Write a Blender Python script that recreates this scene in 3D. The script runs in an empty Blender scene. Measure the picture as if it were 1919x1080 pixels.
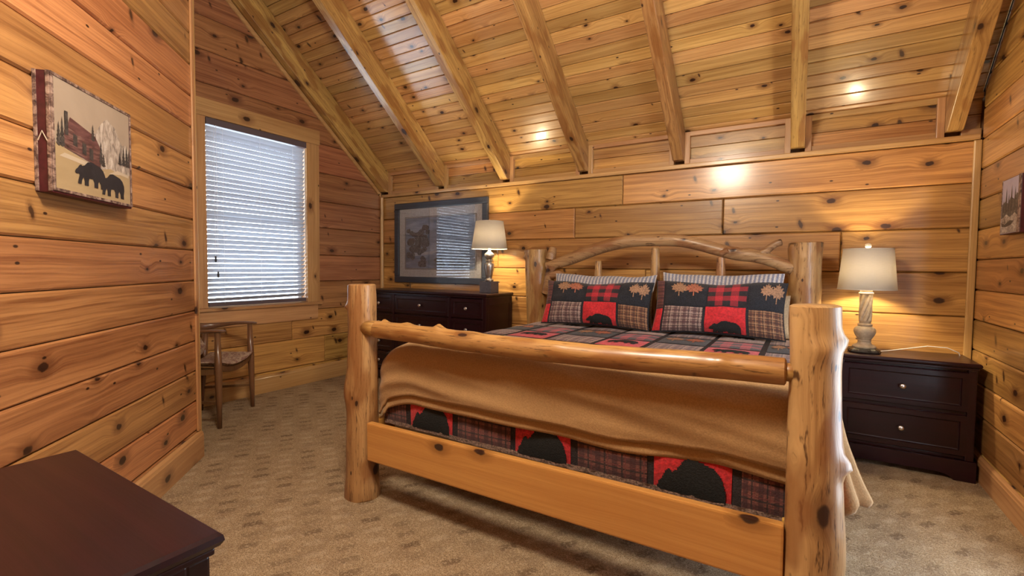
import bpy, bmesh, math, random
from mathutils import Vector, Matrix, noise as mnoise
random.seed(7)
S = bpy.context.scene
COL = S.collection

# ------------------------------------------------------------------ camera, world, light, exposure
def R(a): return math.radians(a)
cam_data = bpy.data.cameras.new('camera')
cam_data.sensor_width = 36.0
cam_data.lens = 880.0 / 1919.0 * 36.0
cam_data.clip_start = 0.02
cam = bpy.data.objects.new('camera', cam_data)
COL.objects.link(cam)
yaw, pit, rol = R(31.57), R(-2.454), R(0.566)
fw = Vector((-math.sin(yaw) * math.cos(pit), math.cos(yaw) * math.cos(pit), math.sin(pit)))
rt0 = Vector((math.cos(yaw), math.sin(yaw), 0))
up0 = rt0.cross(fw)
rt = rt0 * math.cos(rol) + up0 * math.sin(rol)
up = up0 * math.cos(rol) - rt0 * math.sin(rol)
cam.matrix_world = Matrix(((rt.x, up.x, -fw.x, 0.0), (rt.y, up.y, -fw.y, 0.0),
                           (rt.z, up.z, -fw.z, 1.28), (0, 0, 0, 1)))
S.camera = cam

world = bpy.data.worlds.new('sky')
S.world = world
world.use_nodes = True
wb = world.node_tree.nodes['Background']
wb.inputs['Color'].default_value = (0.80, 0.90, 1.0, 1)
wb.inputs['Strength'].default_value = 8.0

PENDANT_W, LAMP_L_W, LAMP_R_W = 215.0, 26.0, 28.0
S.view_settings.view_transform = 'Standard'
S.view_settings.look = 'None'
S.view_settings.gamma = 1.0
S.view_settings.use_curve_mapping = False
S.view_settings.exposure = 0.18
S.cycles.use_denoising = True
S.cycles.sample_clamp_indirect = 6.0
S.cycles.max_bounces = 8
S.cycles.diffuse_bounces = 5
S.cycles.transparent_max_bounces = 12

# ------------------------------------------------------------------ dimensions (metres)
YB = 4.253            # back wall face
XL = -4.567           # window wall face
XR = 0.985            # right wall face
YF = -2.25            # wall behind the camera
SL = 0.835            # roof slope
def zc(y):
    return min(2.48 + SL * (4.26 - y), 2.48 + SL * (y + 2.26))
YRIDGE = 1.0
P0 = Vector((-3.376, 1.535, 0))   # free end of the diagonal wall
CAMPOS = Vector((0, 0, 1.28))

# ------------------------------------------------------------------ object helpers
def tag(o, label=None, cat=None, group=None, kind=None):
    if label: o['label'] = label
    if cat: o['category'] = cat
    if group: o['group'] = group
    if kind: o['kind'] = kind
    return o

def empty(name, loc=(0, 0, 0), rz=0.0, label=None, cat=None, group=None):
    o = bpy.data.objects.new(name, None)
    COL.objects.link(o)
    o.location = loc
    o.rotation_euler = (0, 0, rz)
    o.empty_display_size = 0.1
    return tag(o, label, cat, group)

def link(name, me, mats, parent=None, loc=None, rot=None, smooth=False):
    if not isinstance(mats, (list, tuple)): mats = [mats]
    for m in mats: me.materials.append(m)
    if smooth:
        me.polygons.foreach_set('use_smooth', [True] * len(me.polygons))
    o = bpy.data.objects.new(name, me)
    COL.objects.link(o)
    if parent is not None: o.parent = parent
    if loc is not None: o.location = loc
    if rot is not None: o.rotation_euler = rot
    return o

class MB:
    """collects simple shapes and links them as one mesh object"""
    def __init__(s):
        s.v = []; s.f = []; s.mi = []; s.uv = {}
        s.cur = 0
    def add(s, vs, fs, uvs=None):
        b = len(s.v)
        s.v += [tuple(p) for p in vs]
        for f in fs:
            s.f.append(tuple(b + i for i in f)); s.mi.append(s.cur)
        if uvs:
            for i, u in enumerate(uvs): s.uv[b + i] = u
        return s
    def mat(s, i):
        s.cur = i; return s
    def box(s, x0, x1, y0, y1, z0, z1, b=0.0):
        if b <= 0:
            v = [(x0, y0, z0), (x1, y0, z0), (x1, y1, z0), (x0, y1, z0), (x0, y0, z1), (x1, y0, z1), (x1, y1, z1), (x0, y1, z1)]
            return s.add(v, [(0, 3, 2, 1), (4, 5, 6, 7), (0, 1, 5, 4), (1, 2, 6, 5), (2, 3, 7, 6), (3, 0, 4, 7)])
        bm = bmesh.new()
        bmesh.ops.create_cube(bm, size=1.0)
        for w in bm.verts:
            w.co = Vector(((x0 + x1) / 2 + w.co.x * (x1 - x0), (y0 + y1) / 2 + w.co.y * (y1 - y0), (z0 + z1) / 2 + w.co.z * (z1 - z0)))
        bmesh.ops.bevel(bm, geom=list(bm.edges), offset=b, segments=2, affect='EDGES', profile=0.6)
        bm.verts.ensure_lookup_table()
        vs = [w.co.copy() for w in bm.verts]
        fs = [[w.index for w in f.verts] for f in bm.faces]
        bm.verts.index_update()
        bm.free()
        return s.add(vs, fs)
    def lathe(s, prof, n=28, cx=0, cy=0, cap=True):
        vs = []
        for r, z in prof:
            for k in range(n):
                a = 2 * math.pi * k / n
                vs.append((cx + r * math.cos(a), cy + r * math.sin(a), z))
        fs = []
        for j in range(len(prof) - 1):
            for k in range(n):
                k2 = (k + 1) % n
                fs.append((j * n + k, j * n + k2, (j + 1) * n + k2, (j + 1) * n + k))
        if cap:
            fs.append(tuple(reversed(range(n))))
            fs.append(tuple((len(prof) - 1) * n + k for k in range(n)))
        return s.add(vs, fs)
    def tube(s, pts, rad, n=12, cap=True):
        pts = [Vector(p) for p in pts]
        m = len(pts)
        rad = rad if isinstance(rad, (list, tuple)) else [rad] * m
        t = [(pts[min(i + 1, m - 1)] - pts[max(i - 1, 0)]).normalized() for i in range(m)]
        ref = Vector((0, 0, 1)) if abs(t[0].z) < 0.9 else Vector((1, 0, 0))
        nx = (ref - t[0] * ref.dot(t[0])).normalized()
        vs = []
        for i in range(m):
            nx = (nx - t[i] * nx.dot(t[i])).normalized()
            ny = t[i].cross(nx)
            for k in range(n):
                a = 2 * math.pi * k / n
                vs.append(pts[i] + (nx * math.cos(a) + ny * math.sin(a)) * rad[i])
        fs = []
        for j in range(m - 1):
            for k in range(n):
                k2 = (k + 1) % n
                fs.append((j * n + k, j * n + k2, (j + 1) * n + k2, (j + 1) * n + k))
        if cap:
            fs.append(tuple(reversed(range(n))))
            fs.append(tuple((m - 1) * n + k for k in range(n)))
        return s.add(vs, fs)
    def grid(s, fn, nu, nv, flip=False, keep=None):
        vs = []; uvs = []
        for j in range(nv + 1):
            for i in range(nu + 1):
                u, v = i / nu, j / nv
                vs.append(fn(u, v)); uvs.append((u, v))
        fs = []
        for j in range(nv):
            for i in range(nu):
                if keep and not keep((i + 0.5) / nu, (j + 0.5) / nv): continue
                a = j * (nu + 1) + i
                q = (a, a + 1, a + nu + 2, a + nu + 1)
                fs.append(tuple(reversed(q)) if flip else q)
        return s.add(vs, fs, uvs)
    def prism(s, poly, d0, d1, ax=1):
        """extrude a polygon given in two axes along axis ax from d0 to d1"""
        n = len(poly)
        def mk(p, d):
            if ax == 1: return (p[0], d, p[1])
            if ax == 0: return (d, p[0], p[1])
            return (p[0], p[1], d)
        vs = [mk(p, d0) for p in poly] + [mk(p, d1) for p in poly]
        fs = [tuple(range(n)), tuple(reversed(range(n, 2 * n)))]
        for i in range(n):
            j = (i + 1) % n
            fs.append((i, i + n, j + n, j))
        return s.add(vs, fs)
    def build(s, name, mats, parent=None, smooth=False, loc=None, rot=None, fixn=True, clean=False):
        me = bpy.data.meshes.new(name)
        me.from_pydata(s.v, [], s.f)
        me.polygons.foreach_set('material_index', s.mi)
        if s.uv:
            l = me.uv_layers.new(name='UVMap')
            for lp in me.loops:
                l.data[lp.index].uv = s.uv.get(lp.vertex_index, (0, 0))
        if fixn or clean:
            bm = bmesh.new(); bm.from_mesh(me)
            if clean:
                loose = [w for w in bm.verts if not w.link_faces]
                bmesh.ops.delete(bm, geom=loose, context='VERTS')
            if fixn: bmesh.ops.recalc_face_normals(bm, faces=list(bm.faces))
            bm.to_mesh(me); bm.free()
        me.update()
        o = link(name, me, mats, parent, loc, rot, smooth)
        return o

def auto_smooth(o, ang=40):
    """smooth faces but keep edges sharper than ang"""
    me = o.data
    bm = bmesh.new(); bm.from_mesh(me)
    for e in bm.edges:
        if len(e.link_faces) == 2 and e.calc_face_angle(0) > R(ang): e.smooth = False
    for f in bm.faces: f.smooth = True
    bm.to_mesh(me); bm.free()
    return o

# ------------------------------------------------------------------ materials
def new_mat(name):
    m = bpy.data.materials.new(name)
    m.use_nodes = True
    nt = m.node_tree
    for n in list(nt.nodes): nt.nodes.remove(n)
    out = nt.nodes.new('ShaderNodeOutputMaterial')
    return m, nt, out

class G:
    """tiny node graph writer"""
    def __init__(s, nt): s.nt = nt
    def n(s, t, **kw):
        x = s.nt.nodes.new(t)
        for k, v in kw.items(): setattr(x, k, v)
        return x
    def set(s, sock, v):
        if hasattr(v, 'is_output') or isinstance(v, bpy.types.NodeSocket): s.nt.links.new(v, sock)
        else: sock.default_value = v
    def m(s, op, a, b=0.0, c=None, clamp=False):
        x = s.n('ShaderNodeMath', operation=op, use_clamp=clamp)
        s.set(x.inputs[0], a); s.set(x.inputs[1], b)
        if c is not None: s.set(x.inputs[2], c)
        return x.outputs[0]
    def mix(s, f, a, b, mode='MIX'):
        x = s.n('ShaderNodeMix', data_type='RGBA', blend_type=mode)
        s.set(x.inputs[0], f)
        s.set(x.inputs[6], a if not isinstance(a, tuple) else (*a, 1) if len(a) == 3 else a)
        s.set(x.inputs[7], b if not isinstance(b, tuple) else (*b, 1) if len(b) == 3 else b)
        return x.outputs[2]
    def ss(s, v, a, b, lo=0.0, hi=1.0):
        x = s.n('ShaderNodeMapRange', interpolation_type='SMOOTHSTEP')
        s.set(x.inputs[0], v)
        x.inputs[1].default_value = a; x.inputs[2].default_value = b
        x.inputs[3].default_value = lo; x.inputs[4].default_value = hi
        return x.outputs[0]
    def comb(s, x, y, z):
        c = s.n('ShaderNodeCombineXYZ')
        s.set(c.inputs[0], x); s.set(c.inputs[1], y); s.set(c.inputs[2], z)
        return c.outputs[0]
    def noise(s, vec, scale=5, detail=2, rough=0.5, dist=0.0, dim='3D'):
        x = s.n('ShaderNodeTexNoise', noise_dimensions=dim)
        s.set(x.inputs['Vector'], vec)
        x.inputs['Scale'].default_value = scale; x.inputs['Detail'].default_value = detail
        x.inputs['Roughness'].default_value = rough; x.inputs['Distortion'].default_value = dist
        return x.outputs[0]
    def bsdf(s, out, color, rough=0.5, metal=0.0, coat=0.0, coat_rough=0.1, bump=None, bump_s=0.2, bump_d=0.01, sheen=0.0, spec=0.5):
        b = s.n('ShaderNodeBsdfPrincipled')
        s.set(b.inputs['Base Color'], (*color, 1) if isinstance(color, tuple) and len(color) == 3 else color)
        s.set(b.inputs['Roughness'], rough)
        b.inputs['Metallic'].default_value = metal
        b.inputs['Coat Weight'].default_value = coat
        b.inputs['Coat Roughness'].default_value = coat_rough
        b.inputs['Sheen Weight'].default_value = sheen
        b.inputs['Specular IOR Level'].default_value = spec
        if bump is not None:
            k = s.n('ShaderNodeBump')
            k.inputs['Strength'].default_value = bump_s; k.inputs['Distance'].default_value = bump_d
            s.set(k.inputs['Height'], bump)
            s.nt.links.new(k.outputs[0], b.inputs['Normal'])
        s.nt.links.new(b.outputs[0], out.inputs[0])
        return b

def wood(name, base, dark, knot=(0.035, 0.012, 0.006), axis='X', knot_amt=0.6, knot_scale=4.5, rough=0.35, coat=0.35,
         tint=0.35, contrast=0.75, spike=0.0, bump=0.12, red=0.15, fleck=0.0, streak=0.5, spec=0.5):
    m, nt, out = new_mat(name); g = G(nt)
    tc = g.n('ShaderNodeTexCoord'); oi = g.n('ShaderNodeObjectInfo')
    sp = g.n('ShaderNodeSeparateXYZ'); nt.links.new(tc.outputs['Object'], sp.inputs[0])
    x, y, z = sp.outputs
    if axis == 'Z': x, z = z, x
    if axis == 'Y': x, y = y, x
    rnd = oi.outputs['Random']
    x = g.m('ADD', x, g.m('MULTIPLY', rnd, 91.7))
    zz = g.m('ADD', g.m('ADD', z, g.m('MULTIPLY', y, 0.9)), g.m('MULTIPLY', rnd, 53.3))
    w = g.noise(g.comb(g.m('MULTIPLY', x, 1.1), g.m('MULTIPLY', zz, 4.0), 0.0), 1.0, 2)
    w2 = g.m('SUBTRACT', w, 0.5)
    wf = g.m('SUBTRACT', g.noise(g.comb(g.m('MULTIPLY', x, 30.0), g.m('MULTIPLY', zz, 30.0), 0.0), 1.0, 2), 0.5)
    # knots
    kv = g.comb(g.m('ADD', g.m('MULTIPLY', x, knot_scale * 0.62), g.m('MULTIPLY', wf, 0.05)), g.m('ADD', g.m('MULTIPLY', zz, knot_scale), g.m('MULTIPLY', wf, 0.07)), 0.0)
    vo = g.n('ShaderNodeTexVoronoi', voronoi_dimensions='2D', feature='F1')
    nt.links.new(kv, vo.inputs['Vector']); vo.inputs['Scale'].default_value = 1.0; vo.inputs['Randomness'].default_value = 0.95
    cs = g.n('ShaderNodeSeparateColor'); nt.links.new(vo.outputs['Color'], cs.inputs[0])
    sel = g.m('LESS_THAN', cs.outputs[0], knot_amt)
    radius = g.m('ADD', g.m('MULTIPLY', cs.outputs[1], 0.068), 0.034)
    d = g.m('DIVIDE', vo.outputs['Distance'], radius)
    kmask = g.m('MULTIPLY', g.ss(d, 0.7, 1.1, 1, 0), sel)
    kring = g.m('MULTIPLY', g.ss(d, 1.0, 3.2, 1, 0), sel)
    halo = g.m('MULTIPLY', g.ss(vo.outputs['Distance'], 0.03, 0.36, 1, 0), sel)
    dark_marks = kmask
    # pin knots
    v2 = g.n('ShaderNodeTexVoronoi', voronoi_dimensions='2D', feature='F1')
    nt.links.new(g.comb(g.m('MULTIPLY', x, 5.0), g.m('MULTIPLY', zz, 10.0), 3.0), v2.inputs['Vector'])
    v2.inputs['Scale'].default_value = 1.0
    c2 = g.n('ShaderNodeSeparateColor'); nt.links.new(v2.outputs['Color'], c2.inputs[0])
    pin = g.m('MULTIPLY', g.ss(v2.outputs['Distance'], 0.035, 0.075, 1, 0), g.m('LESS_THAN', c2.outputs[0], knot_amt * 0.25))
    dark_marks = g.m('MAXIMUM', dark_marks, pin)
    if spike:
        # spike knots: slender dark marks lying across the board
        v3 = g.n('ShaderNodeTexVoronoi', voronoi_dimensions='2D', feature='F1')
        nt.links.new(g.comb(g.m('ADD', g.m('MULTIPLY', x, 9.0), g.m('MULTIPLY', zz, 2.4)), g.m('ADD', g.m('MULTIPLY', zz, 4.6), g.m('MULTIPLY', wf, 0.25)), 0.0), v3.inputs['Vector'])
        v3.inputs['Scale'].default_value = 1.0
        c3 = g.n('ShaderNodeSeparateColor'); nt.links.new(v3.outputs['Color'], c3.inputs[0])
        s3 = g.m('LESS_THAN', c3.outputs[0], spike)
        r3 = g.m('ADD', g.m('MULTIPLY', c3.outputs[1], 0.10), 0.05)
        spk = g.m('MULTIPLY', g.ss(g.m('DIVIDE', v3.outputs['Distance'], r3), 0.6, 1.15, 1, 0), s3)
        dark_marks = g.m('MAXIMUM', dark_marks, g.m('MULTIPLY', spk, 0.9))
        kring = g.m('MAXIMUM', kring, g.m('MULTIPLY', g.ss(g.m('DIVIDE', v3.outputs['Distance'], r3), 0.9, 2.2, 1, 0), g.m('MULTIPLY', s3, 0.7)))
    # grain: long straight streaks that bend round the knots
    gz = g.m('ADD', g.m('ADD', zz, g.m('MULTIPLY', halo, 0.030)), g.m('MULTIPLY', w2, 0.050))
    g1 = g.noise(g.comb(g.m('MULTIPLY', x, 0.55), g.m('MULTIPLY', gz, 30.0), g.m('MULTIPLY', rnd, 17.0)), 1.0, 3, 0.6)
    g2 = g.noise(g.comb(g.m('MULTIPLY', x, 2.2), g.m('MULTIPLY', gz, 115.0), g.m('MULTIPLY', rnd, 7.0)), 1.0, 3, 0.65)
    fine = g.noise(g.comb(g.m('MULTIPLY', x, 12.0), g.m('MULTIPLY', gz, 420.0), 0.0), 1.0, 2, 0.6)
    gv = g.m('ADD', g.m('MULTIPLY', g.ss(g1, 0.33, 0.70), 0.55), g.m('ADD', g.m('MULTIPLY', g.ss(g2, 0.36, 0.68), streak), g.m('MULTIPLY', g.m('SUBTRACT', fine, 0.5), 0.30)))
    gv = g.m('MULTIPLY', gv, contrast, clamp=True)
    big = g.noise(g.comb(g.m('MULTIPLY', x, 0.7), g.m('MULTIPLY', zz, 6.0), g.m('MULTIPLY', rnd, 29.0)), 1.0, 2)
    c = g.mix(gv, base, dark)
    c = g.mix(g.m('MULTIPLY', g.ss(big, 0.45, 0.72), 0.45), c, tuple(dark))
    # per piece tint
    wn = g.n('ShaderNodeTexWhiteNoise', noise_dimensions='1D'); nt.links.new(g.m('MULTIPLY', rnd, 971.3), wn.inputs['W'])
    r2 = wn.outputs['Value']
    hs = g.n('ShaderNodeHueSaturation')
    nt.links.new(g.m('ADD', 0.5 - 0.012 * red / 0.15, g.m('MULTIPLY', r2, 0.022)), hs.inputs['Hue'])
    hs.inputs['Saturation'].default_value = 1.0
    nt.links.new(g.m('ADD', 1 - tint * 0.5, g.m('MULTIPLY', rnd, tint)), hs.inputs['Value'])
    nt.links.new(c, hs.inputs['Color'])
    c = g.mix(g.m('MULTIPLY', kring, 0.6), hs.outputs[0], (dark[0] * 0.5, dark[1] * 0.40, dark[2] * 0.4))
    if fleck:
        fl = g.noise(g.comb(g.m('MULTIPLY', x, 9.0), g.m('MULTIPLY', zz, 85.0), 2.0), 1.0, 3, 0.7)
        c = g.mix(g.ss(fl, 0.545, 0.68, 0, fleck), c, (dark[0] * 0.30, dark[1] * 0.26, dark[2] * 0.26))
        pa = g.noise(g.comb(g.m('MULTIPLY', x, 3.0), g.m('MULTIPLY', zz, 9.0), 8.0), 1.0, 2, 0.5)
        c = g.mix(g.ss(pa, 0.50, 0.60, 0, 0.65), c, (dark[0] * 1.0, dark[1] * 0.85, dark[2] * 0.7))
    c = g.mix(dark_marks, c, knot)
    ro = g.m('ADD', rough - 0.06, g.m('MULTIPLY', g1, 0.14))
    g.bsdf(out, c, ro, coat=coat, coat_rough=0.16, spec=spec, bump=gv, bump_s=bump, bump_d=0.004)
    return m

PINE_B, PINE_D = (0.60, 0.330, 0.102), (0.205, 0.078, 0.017)
M = {}
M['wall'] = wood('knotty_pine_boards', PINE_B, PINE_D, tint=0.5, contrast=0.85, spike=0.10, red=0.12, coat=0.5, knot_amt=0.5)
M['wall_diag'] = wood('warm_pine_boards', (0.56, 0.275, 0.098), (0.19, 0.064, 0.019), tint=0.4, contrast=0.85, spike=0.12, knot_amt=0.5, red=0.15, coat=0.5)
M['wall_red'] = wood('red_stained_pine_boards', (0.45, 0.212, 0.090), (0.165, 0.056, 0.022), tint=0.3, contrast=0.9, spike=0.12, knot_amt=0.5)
M['ceil'] = wood('ceiling_pine_planks', (0.66, 0.40, 0.150), (0.33, 0.155, 0.042), tint=0.4, contrast=0.85, knot_scale=6.0, knot_amt=0.5, rough=0.30, coat=0.5, spike=0.05)
M['beam'] = wood('rafter_pine', (0.58, 0.345, 0.115), (0.24, 0.105, 0.027), tint=0.2, knot_scale=3.6, knot_amt=0.5, fleck=0.5, contrast=0.85, streak=0.6)
M['trim'] = wood('trim_pine', (0.60, 0.36, 0.15), (0.34, 0.165, 0.055), tint=0.15, knot_amt=0.3)
M['trimv'] = wood('trim_pine_upright', (0.60, 0.36, 0.15), (0.34, 0.165, 0.055), axis='Z', tint=0.15, knot_amt=0.25)
M['log_v'] = wood('peeled_log_upright', (0.50, 0.295, 0.125), (0.22, 0.095, 0.030), axis='Z', tint=0.1, knot_scale=4.5, knot_amt=0.5, contrast=0.85, bump=0.15, fleck=0.95, rough=0.4, coat=0.25, streak=0.45)
M['log_h'] = wood('peeled_log_lying', (0.48, 0.265, 0.085), (0.21, 0.085, 0.023), axis='X', tint=0.1, knot_scale=4.5, knot_amt=0.5, contrast=0.8, bump=0.12, fleck=0.85, rough=0.38, coat=0.25, streak=0.4)
M['arch'] = wood('peeled_branch', (0.44, 0.26, 0.13), (0.21, 0.095, 0.042), axis='X', tint=0.1, knot_scale=5.0, knot_amt=0.3, contrast=0.8, bump=0.15, fleck=0.8, rough=0.42, coat=0.15, streak=0.7)
M['footb'] = wood('footboard_pine', (0.60, 0.335, 0.085), (0.43, 0.20, 0.040), tint=0.05, knot_scale=4.5, knot_amt=0.5, contrast=0.7)
M['walnut'] = wood('brown_chair_wood', (0.20, 0.095, 0.04), (0.10, 0.044, 0.018), axis='Z', tint=0.1, knot_amt=0.0, contrast=0.7)
M['espresso'] = wood('espresso_stained_wood', (0.021, 0.0042, 0.0070), (0.010, 0.0024, 0.0042), knot_amt=0.0, tint=0.1, rough=0.30, coat=0.2, spec=0.3, contrast=0.8, bump=0.05)

def plain(name, col, rough=0.6, metal=0.0, coat=0.0, nscale=0, nstr=0.2, spec=0.5, var=0.0, sheen=0.0):
    m, nt, out = new_mat(name); g = G(nt)
    c = col; b = None
    if nscale:
        tc = g.n('ShaderNodeTexCoord')
        b = g.noise(tc.outputs['Object'], nscale, 3, 0.6)
        if var:
            lo = tuple(v * (1 - var) for v in col); hi = tuple(min(1, v * (1 + var)) for v in col)
            c = g.mix(g.ss(b, 0.3, 0.7), lo, hi)
    g.bsdf(out, c, rough, metal, coat, bump=b, bump_s=nstr, bump_d=0.004, spec=spec, sheen=sheen)
    return m
M['slab'] = plain('rough_backing', (0.16, 0.075, 0.03), 0.8, nscale=20, var=0.2)
M['gap'] = plain('dark_joint', (0.02, 0.010, 0.006), 0.9, nscale=20)
M['blind'] = None
M['nickel'] = plain('brushed_nickel', (0.72, 0.70, 0.68), 0.28, 1.0, nscale=60, nstr=0.03)
M['white'] = plain('white_plastic', (0.75, 0.75, 0.74), 0.4, nscale=50, nstr=0.02)
M['blackf'] = plain('black_fleece', (0.012, 0.013, 0.019), 0.95, nscale=170, nstr=0.9, var=0.6, sheen=0.15)
M['sash'] = plain('dark_sashing_fabric', (0.022, 0.016, 0.018), 0.95, nscale=150, nstr=0.7, var=0.4)
M['redf'] = plain('red_quilted_fabric', (0.45, 0.012, 0.018), 0.85, nscale=70, nstr=0.9, var=0.3, sheen=0.2)
M['leaf'] = plain('brown_leaf_applique', (0.30, 0.17, 0.10), 0.9, nscale=140, nstr=0.8, var=0.4)
M['leafred'] = plain('reddish_leaf_applique', (0.34, 0.12, 0.07), 0.9, nscale=140, nstr=0.8, var=0.4)
M['bear'] = plain('black_bear_applique', (0.008, 0.009, 0.010), 0.95, nscale=170, nstr=0.8, var=0.5)
M['fleece'] = plain('tan_fleece', (0.335, 0.190, 0.075), 0.92, nscale=160, nstr=0.35, var=0.12, sheen=0.1)
M['cream'] = plain('cream_pillow_cloth', (0.50, 0.37, 0.22), 0.9, nscale=90, nstr=0.4, var=0.15)
M['batting'] = plain('frayed_quilt_edge', (0.20, 0.13, 0.10), 0.95, nscale=120, nstr=1.0, var=0.6)
M['mattress'] = plain('mattress_ticking', (0.6, 0.58, 0.54), 0.8, nscale=80)
M['frame_sheen'] = wood('frame_wood_painted_reflection', (0.042, 0.046, 0.062), (0.022, 0.024, 0.034), knot_amt=0.0, tint=0.05, rough=0.4, coat=0.2)  # dark frame; the blue-grey of its reflections is put into the base colour
M['mat'] = plain('pale_picture_mat', (0.42, 0.38, 0.36), 0.8, nscale=60, nstr=0.1, var=0.1)
M['darkline'] = plain('dark_mat_edge', (0.03, 0.027, 0.03), 0.6, nscale=60)
M['lampgrey'] = plain('weathered_taupe_lamp', (0.36, 0.285, 0.20), 0.5, nscale=35, nstr=0.15, var=0.18)
M['lampblack'] = plain('black_carved_lamp_base', (0.02, 0.017, 0.016), 0.35, nscale=50, nstr=0.5, var=0.6)
M['lampsteel'] = plain('pewter_lamp_body', (0.40, 0.37, 0.34), 0.32, 0.85, nscale=40, nstr=0.05, var=0.2)
M['blockgrey'] = plain('slate_grey_block', (0.075, 0.07, 0.085), 0.45, nscale=50, nstr=0.1, var=0.2)
M['crystal'] = plain('clear_crystal_ball', (0.75, 0.72, 0.66), 0.08, 0.3, coat=1.0)
M['bluefr'] = plain('dark_window_shade_valance', (0.10, 0.075, 0.085), 0.5, nscale=40, nstr=0.1)

def glass(name, refl=1.0, tintc=(0.96, 0.98, 1.0), rough=0.02):
    m, nt, out = new_mat(name); g = G(nt)
    t = g.n('ShaderNodeBsdfTransparent'); t.inputs[0].default_value = (*tintc, 1)
    s = g.n('ShaderNodeBsdfGlossy'); s.inputs['Roughness'].default_value = rough
    f = g.n('ShaderNodeFresnel'); f.inputs['IOR'].default_value = 1.52
    mx = g.n('ShaderNodeMixShader')
    ge = g.n('ShaderNodeNewGeometry')
    nt.links.new(g.m('MULTIPLY', g.m('MULTIPLY', f.outputs[0], refl, clamp=True), g.m('SUBTRACT', 1.0, ge.outputs['Backfacing'])), mx.inputs[0])
    nt.links.new(t.outputs[0], mx.inputs[1]); nt.links.new(s.outputs[0], mx.inputs[2])
    nt.links.new(mx.outputs[0], out.inputs[0])
    return m
M['glass'] = glass('window_glass')
M['picglass'] = glass('picture_glass', 3.0)

def shade_mat(name, col, trans=0.5):
    m, nt, out = new_mat(name); g = G(nt)
    tc = g.n('ShaderNodeTexCoord')
    sp = g.n('ShaderNodeSeparateXYZ'); nt.links.new(tc.outputs['Object'], sp.inputs[0])
    w = g.noise(g.comb(g.m('MULTIPLY', sp.outputs[0], 40.0), g.m('MULTIPLY', sp.outputs[1], 40.0), g.m('MULTIPLY', sp.outputs[2], 300.0)), 1.0, 2)
    c = g.mix(w, tuple(v * 0.88 for v in col), col)
    d = g.n('ShaderNodeBsdfDiffuse'); t = g.n('ShaderNodeBsdfTranslucent'); mx = g.n('ShaderNodeMixShader')
    nt.links.new(c, d.inputs[0]); nt.links.new(c, t.inputs[0]); mx.inputs[0].default_value = trans
    nt.links.new(d.outputs[0], mx.inputs[1]); nt.links.new(t.outputs[0], mx.inputs[2]); nt.links.new(mx.outputs[0], out.inputs[0])
    return m
M['shade'] = shade_mat('linen_lamp_shade', (0.64, 0.60, 0.52), 0.17)
M['blind'] = shade_mat('white_blind_slat', (0.46, 0.475, 0.52), 0.05)

def emit(name, col, st):
    m, nt, out = new_mat(name); g = G(nt)
    e = g.n('ShaderNodeEmission'); e.inputs[0].default_value = (*col, 1); e.inputs[1].default_value = st
    nt.links.new(e.outputs[0], out.inputs[0]); return m
def frosted(name, col, st):
    m, nt, out = new_mat(name); g = G(nt)
    e = g.n('ShaderNodeEmission'); e.inputs[0].default_value = (*col, 1); e.inputs[1].default_value = st
    t = g.n('ShaderNodeBsdfTransparent'); a = g.n('ShaderNodeAddShader')
    nt.links.new(e.outputs[0], a.inputs[0]); nt.links.new(t.outputs[0], a.inputs[1]); nt.links.new(a.outputs[0], out.inputs[0]); return m
M['bulb'] = frosted('glowing_bulb', (1.0, 0.84, 0.60), 6.0)

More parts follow.
